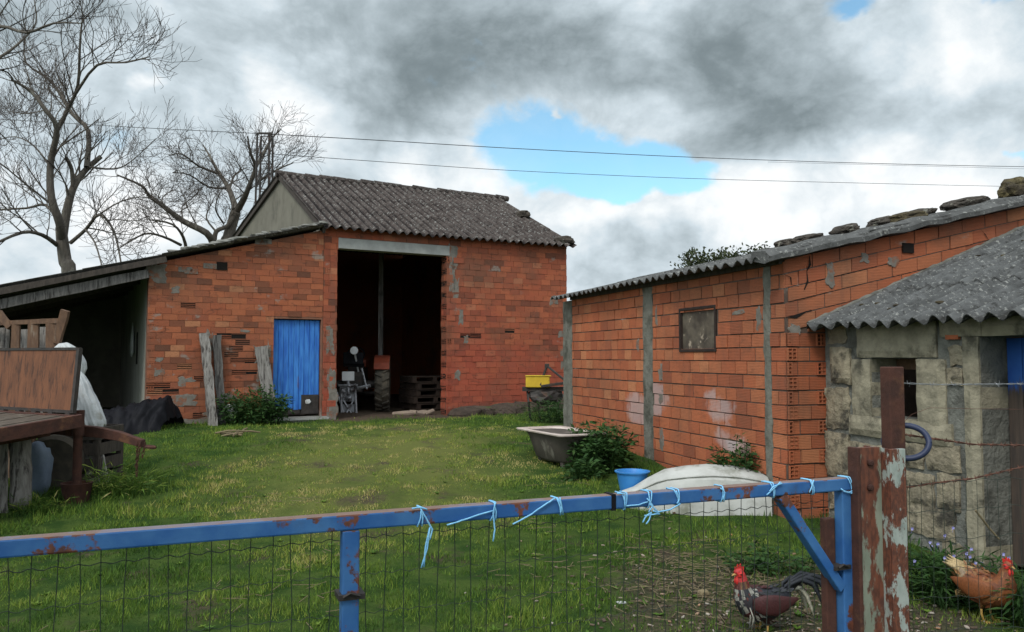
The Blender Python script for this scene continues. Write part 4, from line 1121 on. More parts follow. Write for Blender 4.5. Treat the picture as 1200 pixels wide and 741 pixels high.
# its long side runs from the flat right end away to the left
ha_ = ground(905, 606); hb_ = ground(770, 604); ta = (hb_ - ha_); ta.z = 0; TLn = ta.length; ta.normalize(); tn = V((ta.y, -ta.x, 0))
if tn.y < 0: tn = -tn
tb = ha_ + V((0, 0, 0)); tbz = gz(tb.x, tb.y)
def tank_sec(k):
    L = TLn * 1.28 * k
    hgt_ = (.36 + .11 * math.sin(PI * min(1, k / .9)) ** .8 - .08 * k) * (1 if k < .75 else 1 - (k - .75) * 1.7); wd = .62 * (1 if k < .45 else 1 - ((k - .45) / .55) ** 2 * .75)
    o = tb + ta * L + tn * ((.62 - wd) * .75)
    gz_ = tbz - .01
    pr = [(0, 0), (.015, hgt_ * .5), (.05, hgt_ * .80), (.10, hgt_ * .86), (.2, hgt_ * .97), (.5, hgt_ * 1.06), (.8, hgt_ * .97), (.95, hgt_ * .6), (1, 0)]
    return [V((0, 0, 0)) + o + tn * (wd * a) + V((0, 0, gz_ - o.z + b)) for a, b in pr]
w = MB(); ks = [0, .02, .2, .4, .55, .7, .82, .92, 1]
w.loft([tank_sec(k) for k in ks])
tk = thing('white_tank', (tb.x, tb.y, tbz), 'upturned dirty white fibreglass tank shaped like a small boat lying against the shed wall', 'tank')
w.build('hull', 'tank_white', tk, smooth='angle')
w = MB()
pr = [tank_sec(k)[3] + V((0, 0, .006)) - tn * .008 for k in np.linspace(0, 1, 14)]
w.tube(pr, .011, 6); w.build('seam', 'tank_white', tk, smooth=True)

# ------------------------------------------------------------------ yellow implement by the far wall
ip = at(628, 470, 14.9); iz = gz(ip.x, ip.y); sc_ = 14.9 / FPX
imp = thing('farm_implement', (ip.x, ip.y, iz), 'small rusty tractor implement with a bright yellow box and dark A-frame by the barn wall', 'implement')
def ipx(px, py, dy=0): return at(px, py, 14.9 + dy)
w = MB(); a, b = ipx(616, 441), ipx(644, 454); w.box(((a.x + b.x) / 2, 14.9, (a.z + b.z) / 2), (b.x - a.x, .26, a.z - b.z)); w.build('seed_box', 'yellow', imp, bevel=.015)
w = MB(); w.box(((a.x + b.x) / 2 + .01, 14.9, a.z + .008), (b.x - a.x + .03, .29, .016)); w.build('lid', 'yellow', imp, bevel=.004)
w = MB()
for dy in (-.12, .18):
    w.beam(ipx(641, 429, dy * .3), ipx(633, 452, dy), .04, .035); w.beam(ipx(641, 429, dy * .3), ipx(662, 446, dy), .04, .035)
w.beam(ipx(634, 453, -.14), ipx(662, 449, -.14), .05, .05); w.box(ipx(641, 429) + V((0, .02, 0)), (.08, .14, .08)); w.build('a_frame', 'dark_metal', imp, bevel=.006)
w = MB(); w.beam(ipx(612, 456, 0), ipx(662, 456, 0), .16, .08); w.rock(ipx(640, 465, .05), (.62, .4, .30), 8, sub=3, amp=.25)
for px in (618, 629, 640, 652):
    q = ipx(px, 458); w.tube([q, q + V((.02, -.10, -.2)), V((q.x + .05, 14.9 - .02, iz + .06)), V((q.x + .1, 14.95, iz - .02))], [.022, .022, .02, .012], 6)
w.build('tine_bar', 'dark_metal', imp)
w = MB(); rb2 = random.Random(4)
for i in range(46):
    s = O1 + .3 + (SR - O1 - .4) * i / 45
    w.rock(FB.pt(s, -.10 + rb2.uniform(-.08, .02), H(*FB.pt(s, 0, 0)[:2]) + .03), (rb2.uniform(.6, .9), rb2.uniform(.3, .45), rb2.uniform(.3, .5) * (.6 + .4 * i / 45)), i + 3, sub=2)
M['bank'] = mat('earth_bank', (.075, .055, .042), (.045, .035, .028), 8, 1, (.06, .085, .02), 3, (.54, .66), bmp=1, bd=.03)
bo = w.build('earth_bank', 'bank'); tag(bo, 'low bank of brown earth heaped along the foot of the barn wall', 'earth', kind='structure')
# ------------------------------------------------------------------ trailer on the left
rt = random.Random(8)
TCn = at(91, 488, 8.05); ta2 = V((.5, .866)); tbx = V((-.866, .5))
FT = Frame(TCn[:2], tbx, -ta2)      # s across the bed (left), d back along the bed, z up
tilt = .10
tg_ = gz(TCn.x - .9, TCn.y + .2)
tl = thing('farm_trailer', (TCn.x - .9, TCn.y + .3, tg_), 'old rusty flatbed farm trailer with an upright brown end board and propped drawbar', 'trailer')
BW, BL, DZt = 1.75, 3.0, 1.03
def tpt(s, d, z): p = FT.pt(s, d, z - tilt * d); return p
w = MB()
for i in range(9):
    a, b = BW * i / 9 + .004, BW * (i + 1) / 9 - .004; dz = rt.uniform(-.004, .004)
    w.hexa([tpt(a, .06, DZt - .03 + dz), tpt(b, .06, DZt - .03 + dz), tpt(b, BL, DZt - .03 + dz), tpt(a, BL, DZt - .03 + dz), tpt(a, .06, DZt + dz), tpt(b, .06, DZt + dz), tpt(b, BL, DZt + dz), tpt(a, BL, DZt + dz)])
M['deck'] = mat('deck_boards', (.105, .082, .062), (.06, .047, .037), 5, .9, (.15, .13, .10), 3, (.55, .68), (2, 2, 2), bmp=.6)
w.build('deck', 'deck', tl)
w = MB()
w.beam(tpt(-.03, -.02, DZt - .05), tpt(-.03, BL, DZt - .05), .06, .13); w.beam(tpt(BW, -.02, DZt - .05), tpt(BW, BL, DZt - .05), .06, .13)
w.beam(tpt(-.06, .02, DZt - .05), tpt(BW, .02, DZt - .05), .06, .12)
for d in (.9, 1.8, 2.7): w.beam(tpt(.0, d, DZt - .09), tpt(BW, d, DZt - .09), .07, .08)
w.beam(tpt(.5, 0, DZt - .16), tpt(.5, BL, DZt - .16), .08, .12); w.beam(tpt(1.25, 0, DZt - .16), tpt(1.25, BL, DZt - .16), .08, .12)
w.build('chassis', 'rust', tl, bevel=.006)
w = MB(); lean = V((ta2.x, ta2.y, 0)) * .05
def ppt(s, d, z): return tpt(s, d, z) + lean * ((z - DZt) / .65) * 1.0
z0, z1 = DZt + .04, DZt + .66
w.hexa([ppt(.115, -.03, z0), ppt(BW, -.03, z0), ppt(BW, .0, z0), ppt(.115, .0, z0), ppt(.115, -.03, z1), ppt(BW, -.03, z1), ppt(BW, .0, z1), ppt(.115, .0, z1)])
pb = w.build('end_board', 'rust_panel', tl)
w = MB()
w.beam(ppt(.10, -.012, z0 - .02), ppt(.10, -.012, z1 + .012), .045, .04, up=V((ta2.x, ta2.y, 0))); w.beam(ppt(.1, -.012, z1 + .008), ppt(BW, -.012, z1 + .008), .045, .028); w.beam(ppt(.1, -.012, z0 - .005), ppt(BW, -.012, z0 - .005), .05, .03)
for i in range(6): w.beam(ppt(.12 + i * .3, -.012, z0 - .03), ppt(.20 + i * .3, -.012, z0 - .03), .05, .04)
w.build('board_frame', 'dark_metal', pb)
# drawbar: bent beam with a coupling eye, jack leg standing in a pot
dz_ = 8.45
dpts = [at(52, 500, 8.75), at(82, 504, 8.6), at(112, 506, 8.5), at(140, 511, 8.45), at(168, 520, 8.42)]
w = MB(); rings = []
for i, p in enumerate(dpts):
    h_ = [.12, .12, .11, .095, .08][i]; t_ = V((1, -.1, 0)); sd = V((.1, 1, 0)).normalized() * .04
    rings.append([p - sd - V((0, 0, h_ / 2)), p + sd - V((0, 0, h_ / 2)), p + sd + V((0, 0, h_ / 2)), p - sd + V((0, 0, h_ / 2))])
w.loft(rings); db = w.build('drawbar', 'rust', tl, bevel=.006)
w = MB(); e_ = at(176, 524, 8.41); pts = [e_ + V((.05 * math.cos(a), .03 * math.sin(a), -.006 * math.cos(a))) for a in np.linspace(0, 2 * PI, 17)]
w.tube(pts, .017, 6, cap=False); w.build('coupling_eye', 'rust', db)
w = MB()
for px0, n_ in ((161, 11), (165, 8), (170, 5)):
    c = at(px0, 518, 8.38)
    for k in range(n_):
        q = c - V((.006 * k * (1 if px0 > 162 else 0), 0, .032 * k + .02)); ax_ = V((1, 0, 0)) if k % 2 else V((0, 1, 0))
        w.tube([q + ax_ * .012 * math.cos(a) + V((0, 0, .021 * math.sin(a))) for a in np.linspace(0, 2 * PI, 9)], .0045, 4, cap=False)
w.build('chain', 'rust', db)
jt = at(92, 490, 8.42); jb = ground(92, 588); jz = gz(jt.x, jt.y)
w = MB(); w.tube([(jt.x, jt.y, jz + .06), (jt.x, jt.y, jt.z + .05)], .045, 10); w.tube([(jt.x, jt.y, jt.z - .18), (jt.x, jt.y, jt.z + .08)], .058, 10)
w.tube([(jt.x - .05, jt.y - .06, jt.z + .06), (jt.x + .06, jt.y - .06, jt.z + .03)], .012, 6)
jo = w.build('jack_leg', 'rust', tl, smooth='angle')
w = MB(); w.lathe((jt.x, jt.y, jz - .01), [(0, 0), (.12, 0), (.15, .20), (.155, .205), (.135, .205), (.11, .03), (0, .03)], 16); w.build('foot_pot', 'rust', jo, smooth='angle')
w = MB(); w.lathe(tpt(.9, .35, DZt - .30), [(0, 0), (.3, 0), (.3, .03), (.12, .05), (.12, .12), (0, .12)], 20); w.build('turntable', 'rust', tl)
for s in (.05, BW - .05):
    c = tpt(s, 2.35, 0); c = V((c.x, c.y, tg_ + .30)); ax_ = (V((-ta2.x, -ta2.y, 0)), V((0, 0, 1)), V((tbx.x, tbx.y, 0)))
    w = MB(); w.lathe(c - ax_[2] * .09, [(.16, 0), (.27, 0), (.31, .04), (.31, .14), (.27, .18), (.16, .18)], 24, ax=ax_); wo = w.build('wheel', 'rubber', tl, smooth='angle')
    w = MB(); w.lathe(c - ax_[2] * .06, [(0, 0), (.165, 0), (.165, .12), (0, .12)], 18, ax=ax_); w.build('rim', 'rust', wo)
w = MB(); w.beam(tpt(.05, 2.35, tg_ + .30 + tilt * 2.35), tpt(BW - .05, 2.35, tg_ + .30 + tilt * 2.35), .08, .08)
for s in (.5, 1.25): w.beam(tpt(s, 2.35, tg_ + .3 + tilt * 2.35), tpt(s, 2.35, DZt - .1), .07, .07)
w.build('axle', 'rust', tl)
# wooden rack behind the trailer
rk = thing('wooden_rack', at(40, 560, 9.35), 'brown wooden slatted rack standing behind the trailer end board', 'rack'); RB_ = at(40, 560, 9.35); BASE[rk.name] = V((RB_.x, RB_.y, gz(RB_.x, RB_.y))); rk.location = BASE[rk.name]
def rpt(px, py, dy=0): return at(px, py, 9.35 - (px - 40) * .0035 + dy)
w = MB(); w.plank(rpt(-30, 380), rpt(70, 376), .05, .055, n=6, jit=.004, rnd=rt); w.build('top_rail', 'wood_brown', rk)
for px, ww in ((-8, .13), (18, .10), (39, .13), (61, .15)):
    w = MB(); a = rpt(px, 380, -.01); w.plank((a.x, a.y, gz(a.x, a.y) - .03), (a.x + .01, a.y, a.z + .02), ww, .03, up=V((0, 1, 0)), n=6, jit=.005, rnd=rt); w.build('slat', 'wood_brown', rk)
w = MB(); w.plank(rpt(66, 402, -.02), rpt(77, 364, -.02), .09, .05, up=V((0, 1, 0)), n=4, jit=.004, rnd=rt); w.build('end_bracket', 'wood_brown', rk)
w = MB(); w.plank(rpt(-2, 366, -.03), rpt(12, 384, -.03), .07, .05, up=V((0, 1, 0)), n=4, jit=.004, rnd=rt); w.build('end_bracket', 'wood_brown', rk)
for px, top, lb in ((27, 386, 'pale weathered board upright between the left slats of the wooden rack'), (52, 383, 'pale weathered board upright between the right slats of the wooden rack'), (3, 384, 'grey weathered board at the left picture edge behind the wooden rack')):
    a = at(px, top, 9.62); z = gz(a.x, a.y); w = MB(); w.plank((a.x + .05, a.y, z), (a.x - .03, a.y + .06, a.z), .13, .025, up=V((0, 1, 0)), n=7, jit=.012, rnd=rt)
    solo(w, 'wooden_board', 'wood_grey', (a.x + .05, a.y, z), lb, 'board', 'pale boards behind the wooden rack')
# crate behind the trailer and the white sacks heaped on it
ca = at(98, 560, 9.3); cz_ = gz(ca.x, ca.y)
w = MB(); ct = at(100, 502, 9.3).z
for i in range(4):
    z = cz_ + .04 + i * (ct - cz_ - .08) / 3
    for dy in (-.28, .28): w.beam((ca.x - .36, ca.y + dy, z), (ca.x + .30, ca.y + dy, z), .03, .13)
    for dx in (-.36, .30): w.beam((ca.x + dx, ca.y - .27, z), (ca.x + dx, ca.y + .27, z), .03, .13)
w.box((ca.x - .03, ca.y, ct - .01), (.62, .54, .02))
for dx in (-.34, .28):
    for dy in (-.26, .26): w.box((ca.x + dx, ca.y + dy, (cz_ + ct) / 2), (.06, .06, ct - cz_))
solo(w, 'wooden_crate', 'wood_dark', (ca.x, ca.y, cz_), 'dark slatted crate behind the trailer with white sacks on top', 'crate')
def draped(rows, y, seed, lb, dep=.24):
    """a slack plastic bag: rings from the bottom up, each (py, left px, right px), with long folds"""
    of = V((seed, seed * 2, 0)); w = MB(); rings = []; n = 96; R = []
    for i in range(len(rows) - 1):
        for t in (0, .25, .5, .75): R.append([rows[i][k] + (rows[i + 1][k] - rows[i][k]) * t for k in range(3)])
    R.append(list(rows[-1]))
    for py, x0, x1 in R:
        a, b = at(x0, py, y), at(x1, py, y); c = (a + b) / 2; hw = (b.x - a.x) / 2; ring = []
        for k in range(n):
            q = 2 * PI * k / n; zz = c.z
            f = 1 - .20 * abs(mnoise.noise(V((math.cos(q) * 2.6, math.sin(q) * 2.6, zz * 1.6)) + of)) - .14 * abs(mnoise.noise(V((math.cos(q) * 6.5 + zz * 2, math.sin(q) * 6.5, zz * 2.5)) + of)) - .05 * mnoise.noise(V((math.cos(q) * 14, math.sin(q) * 14, zz * 9)) + of)
            ring.append(c + V((math.cos(q) * hw * f * 1.06, math.sin(q) * min(dep, hw * 1.1) * f, .03 * mnoise.noise(V((q * 1.3, zz * 3, seed))))))
        rings.append(ring)
    w.loft(rings); o = at((rows[0][1] + rows[0][2]) / 2, rows[0][0], y)
    return solo(w, 'white_sack', 'white_plastic', o, lb, 'sack', 'white sacks heaped behind the trailer', smooth=True)
draped([(502, 104, 116), (499, 86, 122), (494, 82, 122), (484, 80, 118), (473, 78, 114), (460, 76, 108), (449, 76, 104), (441, 80, 99), (437, 84, 95)], 9.12, 1, 'lower white plastic sack, flared out wide over the crate edge')
draped([(446, 76, 92), (441, 70, 97), (434, 66, 99), (425, 64, 98), (415, 64, 94), (407, 66, 88), (403, 70, 80)], 9.24, 9, 'upper bulging white plastic sack beside the wooden rack')
# under the trailer: logs, planks, tyre, bag
def lean_log(px, py0, py1, y, r, lb, matn='wood_grey', dx=0, flat=False, group='posts and planks stored under the trailer'):
    b = at(px, py0, y); z = gz(b.x, b.y); t = at(px + dx, py1, y + .12); w = MB()
    if flat: w.plank((b.x, b.y, z - .02), t, r * 2, .03, up=V((0, 1, 0)), n=6, jit=.006, rnd=rt)
    else:
        pts = [V((b.x, b.y, z - .02)).lerp(t, k / 6) + V((rt.uniform(-.008, .008), rt.uniform(-.008, .008), 0)) for k in range(7)]
        w.tube(pts, [r * rt.uniform(.92, 1.08) for _ in pts], 10)
    solo(w, 'wooden_plank' if flat else 'wooden_post', matn, (b.x, b.y, z), lb, 'plank' if flat else 'post', group, smooth=False if flat else True)
lean_log(24, 578, 507, 8.05, .095, 'thick grey round post standing on end under the trailer bed')
lean_log(3, 580, 505, 7.9, .05, 'pale plank on end under the trailer at the left picture edge', flat=True)
lean_log(84, 560, 508, 9.0, .06, 'grey plank leaning under the trailer just left of the prop leg', dx=-14, flat=True)
lean_log(112, 560, 500, 9.0, .06, 'grey plank leaning to the right behind the prop leg', dx=-12, flat=True)
lean_log(126, 556, 505, 9.05, .04, 'thin pale plank leaning furthest right under the drawbar', dx=-16, flat=True)
ty = at(62, 548, 8.9); tyz = gz(ty.x, ty.y); w = MB(); ax_ = (V((.85, .1, .5)).normalized(), V((-.1, 1, .1)).normalized(), V((-.5, 0, .85)).normalized()); 
ax_ = (V((.92, .25, -.2)).normalized(), V((.25, 0, .95)).normalized(), V((.25, -.95, 0)).normalized())
w.lathe((ty.x, ty.y, tyz + .29), [(.16, -.08), (.27, -.09), (.31, -.05), (.31, .05), (.27, .09), (.16, .08)], 24, ax=ax_)
solo(w, 'old_tyre', 'rubber', (ty.x, ty.y, tyz), 'black worn tyre leaning in the shade under the trailer', 'tyre', smooth='angle')
M['sack_blue'] = mat('sack_blue', (.20, .25, .32), (.14, .18, .25), 6, .6, bmp=.6)
bq = at(46, 545, 8.6); bz2 = gz(bq.x, bq.y); w = MB(); w.rock((bq.x, bq.y, bz2 + .28), (.24, .22, .58), 17, sub=3, amp=.25)
solo(w, 'plastic_bag', 'sack_blue', (bq.x, bq.y, bz2), 'crumpled grey-blue plastic bag beside the thick post under the trailer', 'bag', smooth=True)
# black plastic sheet heaped in front of the open lean-to
w = MB(); n1_, n2_ = 60, 36; A_, B_ = at(96, 508, 12.3), at(192, 505, 12.9)
vs = []; 
for j in range(n2_):
    for i in range(n1_):
        a, b = i / (n1_ - 1), j / (n2_ - 1)
        p = A_.lerp(B_, a * 1.04); p = V((p.x, p.y - .25 + b * .95, 0))
        z = gz(p.x, p.y) + .005
        h = (math.sin(PI * b) ** .7) * (.30 + .28 * a) * min(1, (1.04 - a) * 9 + .0)
        r = abs(mnoise.noise(V((a * 7 + b * 2, b * 4, 1)))) * .16 + abs(mnoise.noise(V((a * 16, b * 9 + a * 5, 4)))) * .07
        h = max(0, h * (1 - .3 * r) + (r - .07) * min(1, h * 6))
        vs.append(V((p.x + .05 * mnoise.noise(V((a * 5, b * 5, 8))), p.y + .06 * mnoise.noise(V((a * 5, b * 5, 2))), z + h)))
w.add(vs, [(r * n1_ + i, r * n1_ + i + 1, (r + 1) * n1_ + i + 1, (r + 1) * n1_ + i) for r in range(n2_ - 1) for i in range(n1_ - 1)])
solo(w, 'plastic_sheet', 'black_plastic', (A_.x + .5, 12.6, gz(A_.x + .5, 12.6)), 'crumpled heap of black plastic sheeting at the mouth of the open lean-to', 'plastic sheet', smooth=True)
# white scrap hanging at the slit
sq = SV.hit(158, 400); w = MB(); rings = []
for k, (z, r) in enumerate(((.36, .008), (.22, .04), (.05, .075), (-.10, .095), (-.22, .085), (-.30, .02))):
    c = SV.pt(sq[0], -.045, sq[1] + z); rings.append([c + V((N2.x, N2.y, 0)) * r * 1.6 * math.cos(t) - V((T2.x, T2.y, 0)) * r * .45 * math.sin(t) for t in np.linspace(0, 2 * PI, 11)[:-1]])
w.loft(rings); solo(w, 'white_bag', 'white_plastic', SV.pt(sq[0], -.045, sq[1] - .2), 'small white drop-shaped plastic bag hanging on the lean-to inner wall', 'bag', smooth=True)

# ------------------------------------------------------------------ boards leaning on the annex
def wall_board(px0, py0, px1, py1, wpx, th, lb, matn='wood_grey', out=.32):
    s0, z0 = FB.hit(px0, py0); s1_, z1_ = FB.hit(px1, py1); sc = 14.2 / FPX
    b = FB.pt(s0, -out, 0); b = V((b.x, b.y, gz(b.x, b.y) - .02)); w = MB()
    w.plank(b, FB.pt(s1_, -.05 - th / 2, z1_), wpx * sc, th, up=V((-N2.x, -N2.y, .12)), n=12, jit=.012, rnd=rt)
    solo(w, 'weathered_board', matn, b, lb, 'board', 'grey boards leaning on the annex wall')
wall_board(246, 508, 238, 391, 10, .07, 'left taller grey plank leaning by the white scrap on the brick annex')
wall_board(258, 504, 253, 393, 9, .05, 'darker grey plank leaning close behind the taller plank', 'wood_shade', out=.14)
wall_board(316, 500, 305, 406, 15, .03, 'short wide grey plank leaning beside the blue door, half behind weeds', out=.15)
q = FB.hit(268, 483); w = MB(); w.rock(FB.pt(q[0], -.10, q[1]), (.26, .10, .30), 12, sub=3); qb = FB.pt(q[0], -.1, q[1] - .15)
w.box(FB.pt(q[0], -.09, (q[1] - .1 + .42) / 2), (.05, .04, q[1] - .1 - .42 + .1))
solo(w, 'white_scrap', 'white_plastic', V((qb.x, qb.y, .42)), 'scrap of white plastic sheet at the foot of the leaning planks', 'scrap')
w = MB()
for i in range(9):
    c = ground(280, 511) + V((rt.uniform(-.22, .22), rt.uniform(-.12, .12), .03 + .02 * (i % 3))); t = rt.uniform(-.6, .6) + PI / 2 * (i % 2); d = V((math.cos(t), math.sin(t), rt.uniform(-.1, .3))) * .16
    w.tube([c - d, c + d * .2 + V((0, 0, .01)), c + d], [.014, .017, .012], 6)
solo(w, 'stick_pile', 'straw', ground(280, 511), 'little heap of pale sticks in front of the weeds by the planks', 'sticks')

# ------------------------------------------------------------------ weeds and bushes
def bush(name, c, size, n, lb, cat, L=(.05, .10), W=.45, matn='weed', seed=1, stems=16, group=None, flowers=0, drop=False):
    rw = random.Random(seed); c = V(c); z = gz(c.x, c.y); base = V((c.x, c.y, z if not drop else c.z))
    t = thing(name, base, lb, cat, group); w = MB(); ws = MB()
    for i in range(stems):
        a = rw.uniform(0, 2 * PI); r = math.sqrt(rw.random()); b = base + V((math.cos(a) * r * size[0] * .35, math.sin(a) * r * size[1] * .35, -.02))
        e = base + V((math.cos(a) * r * size[0] * .5, math.sin(a) * r * size[1] * .5, size[2] * rw.uniform(.6, 1.05) * (1 - .3 * r)))
        pts = [b.lerp(e, k / 4) + V((rw.uniform(-.02, .02), rw.uniform(-.02, .02), 0)) * (k > 0) for k in range(5)]
        ws.tube(pts, [.006, .005, .004, .003, .002], 4, c=(.3, 0, 0))
        for k in range(n // stems):
            f = rw.random() ** .7; i0 = min(3, int(f * 4)); p = pts[i0].lerp(pts[i0 + 1], f * 4 - i0)
            d = V((rw.gauss(0, 1), rw.gauss(0, 1), rw.uniform(-.5, .6))).normalized(); nn = V((rw.gauss(0, .5), rw.gauss(0, .5), 1)).normalized()
            l = rw.uniform(*L); p = p + d * rw.uniform(0, l)
            w.leaf(p, d, nn, l, l * W, 0, (min(1, max(0, rw.gauss(.45, .22))), 0, 0))
    w.build('leaves', matn, t); ws.build('stems', matn, t)
    if flowers:
        wf = MB()
        for i in range(flowers):
            p = base + V((rw.uniform(-.5, .5) * size[0], rw.uniform(-.6, .3) * size[1], size[2] * rw.uniform(.55, 1.15)))
            for k in range(5):
                a = k * 2 * PI / 5 + rw.random(); d = V((math.cos(a), -.5, math.sin(a))); wf.leaf(p, d, V((0, -1, .3)).normalized(), .014, .012, 0, (rw.random(), 0, 0))
            wf.tube([p, p - V((0, -.004, .03))], .0012, 3, c=(0, 0, 0))
        wf.build('flowers', 'flower', t)
    return t
q = FB.hit(292, 495)[0]; p = FB.pt(q, -.42, 0)
bush('weed_clump', (p.x, p.y, 0), (1.35, .75, .72), 3000, 'dense dark green weed clump growing below the short plank and blue door', 'weeds', seed=2, stems=70)
p = at(706, 540, 9.7); bush('nettle_bush', (p.x - .02, p.y + .1, 0), (.72, .75, .68), 3000, 'dark green nettle bush crowding the bathtub end by the shed wall', 'bush', seed=3, stems=70)
p = at(688, 555, 9.3); bush('nettle_bush', (p.x - .05, p.y + .05, 0), (.5, .4, .26), 500, 'low green weeds at the near foot of the bathtub', 'weeds', seed=13, stems=24)
p = shed_pt(.45, -.12, 0); bush('shrub', (p.x - .06, p.y + .12, 0), (.62, .26, .76), 2400, 'small green shrub growing up behind the white tank against the shed', 'shrub', seed=4, stems=36, L=(.04, .085), W=.42)
for k, (px, py, sx, sz, fl, lb) in enumerate(((1085, 640, .55, .42, 12, 'dark weeds with violet flowers growing just right of the rusty gate post'),
                                          (1130, 640, .6, .40, 8, 'tall weeds with a few violet flowers along the stone wall by the byre door'),
                                          (1215, 690, .35, .38, 7, 'violet-flowered weeds behind the brown hen at the right picture edge'))):
    p = at(px, py, 5.55 - .25 * k - (.15 if k == 2 else 0)); bush('flowering_weeds', (p.x, p.y, 0), (sx, .42, sz), 900, lb, 'weeds', seed=20 + k, stems=30, L=(.05, .13), W=.16, flowers=fl, group='flowering weeds by the stone wall')
p = at(1010, 640, 5.9); bush('weed_clump', (p.x - .6, p.y + .2, 0), (.7, .5, .22), 700, 'low dark weeds in front of the white tank and shed corner', 'weeds', seed=31, stems=30, L=(.03, .07))
p = at(640, 470, 14.4); bush('weed_clump', (p.x + .15, p.y, 0), (1.0, .7, .45), 800, 'dark grassy weeds below the yellow implement', 'weeds', seed=33, stems=40, L=(.08, .2), W=.1)
p = at(140, 560, 8.7); bush('weed_clump', (p.x, p.y, 0), (.8, .5, .30), 700, 'tall bright grass tuft under the trailer drawbar', 'weeds', seed=35, stems=60, L=(.08, .2), W=.08, matn='grass')
p = at(60, 585, 8.0); bush('weed_clump', (p.x - .1, p.y, 0), (.6, .3, .14), 300, 'low grass tuft in front of the thick post under the trailer', 'weeds', seed=36, stems=30, L=(.06, .14), W=.08, matn='grass')
# stones and litter in the yard
for (px, py, sz, mt, lb) in ((824, 699, (.075, .055, .05), 'straw', 'buff stone lying in the grass left of the black rooster'), (728, 707, (.07, .04, .012), 'white_plastic', 'flat white scrap on the grass below the middle of the gate'),
                         (598, 724, (.03, .03, .012), 'straw', 'pale yellow leaf on the grass nearest the camera'), (886, 737, (.035, .03, .03), 'leaf_dead', 'orange peel right in front of the rooster'),
                         (946, 718, (.04, .035, .03), 'straw', 'tan scrap on the chips right of the rooster tail'), (902, 722, (.03, .02, .02), 'straw', 'tiny tan chip beneath the rooster tail'), (790, 602, (.03, .03, .02), 'wood_brown', 'small brown clod at the foot of the white tank')):
    c = ground(px, py); w = MB(); w.rock(c + V((0, 0, sz[2] * .35)), sz, px, sub=3); solo(w, 'pebble' if mt == 'straw' else 'litter', mt, c, lb, 'stone' if mt == 'straw' else 'litter')

# ------------------------------------------------------------------ inside the barn
rbn = random.Random(12)
M['wood_store'] = mat('wood_store', (.048, .031, .023), (.03, .02, .016), 6, .9, (.07, .052, .04), 4, (.58, .7), bmp=.5)
s_c = FB.hit(417, 420)[0]
tc0 = at(414, 470, 17.2); tzg = .46
FTr = Frame(tc0[:2], V((1, .12)).normalized(), V((-.12, 1)).normalized())
trc = thing('tractor', (tc0.x, tc0.y, tzg), 'orange farm tractor seen from behind in the dark barn doorway', 'tractor')
AX = (V((FTr.n.x, FTr.n.y, 0)), V((0, 0, 1)), V((FTr.t.x, FTr.t.y, 0)))
for sx in (-.62, .62):
    c = FTr.pt(sx, 0, tzg + .57)
    w = MB(); w.lathe(c - AX[2] * .15, [(.32, 0), (.50, .0), (.545, .04), (.55, .15), (.545, .26), (.50, .30), (.32, .30)], 40, ax=AX)
    for k in range(20):
        a = 2 * PI * k / 20
        for sg in (-1, 1):
            aa = a + (PI / 20 if sg > 0 else 0); rdv = AX[0] * math.cos(aa) + AX[1] * math.sin(aa); tv = AX[0] * -math.sin(aa) + AX[1] * math.cos(aa)
            w.beam(c + rdv * .555 + AX[2] * .01 * sg, c + rdv * .55 + AX[2] * sg * .145 - tv * .07, .035, .05, up=rdv)
    tyo = w.build('rear_wheel', 'rubber', trc, smooth='angle')
    w = MB(); w.lathe(c - AX[2] * .12, [(0, .05), (.1, .05), (.30, .0), (.33, .0), (.33, .24), (0, .24)], 24, ax=AX); w.build('rim', 'red_paint', tyo)
    w = MB(); rings = []
    for k in range(9):
        a = math.radians(160 - k * 16); rdv = AX[0] * -math.cos(a) + AX[1] * math.sin(a)
        o_ = c + rdv * .60; rings.append([o_ - AX[2] * .17, o_ + AX[2] * .15, o_ + AX[2] * .15 + rdv * .02, o_ - AX[2] * .17 + rdv * .02])
    w.loft(rings); w.build('fender', 'red_paint', trc)
for sx in (-.5, .5):
    c = FTr.pt(sx, 1.75, tzg + .3); w = MB(); w.lathe(c - AX[2] * .07, [(0, .02), (.18, 0), (.29, .0), (.30, .07), (.29, .14), (.18, .14), (0, .12)], 24, ax=AX); w.build('front_wheel', 'rubber', trc)
w = MB()
w.box(FTr.pt(0, .25, tzg + .62), (.42, 1.0, .42), (AX[2], AX[0], AX[1])); w.box(FTr.pt(0, 1.4, tzg + .75), (.36, 1.3, .4), (AX[2], AX[0], AX[1]))
w.tube([FTr.pt(-.6, 0, tzg + .57), FTr.pt(.6, 0, tzg + .57)], .09, 10); w.tube([FTr.pt(-.5, 1.75, tzg + .3), FTr.pt(.5, 1.75, tzg + .3)], .05, 8)
w.build('body', 'dark_metal', trc, bevel=.02)
w = MB(); w.box(FTr.pt(0, 1.4, tzg + 1.0), (.44, 1.25, .18), (AX[2], AX[0], AX[1])); w.build('hood', 'red_paint', trc, bevel=.04)
w = MB(); w.box(FTr.pt(0, .1, tzg + .98), (.42, .36, .08), (AX[2], AX[0], AX[1])); w.box(FTr.pt(0, -.1, tzg + 1.12), (.42, .06, .26), (AX[2], AX[0], AX[1])); w.build('seat', 'black_plastic', trc, bevel=.02)
w = MB(); w.tube([FTr.pt(0, .75, tzg + .95), FTr.pt(0, .58, tzg + 1.2)], .02, 6)
pts = [FTr.pt(.19 * math.cos(a), .58 + .08 * math.sin(a), tzg + 1.2 + .16 * math.sin(a)) for a in np.linspace(0, 2 * PI, 21)]; w.tube(pts, .014, 6, cap=False); w.build('steering_wheel', 'black_plastic', trc)
def tpx(px, py, d=-.45): 
    sp, zp = plane_hit(FTr.pt(0, d, 0)[:2], FTr.t, px, py); return FTr.pt(sp, d, zp)
w = MB()
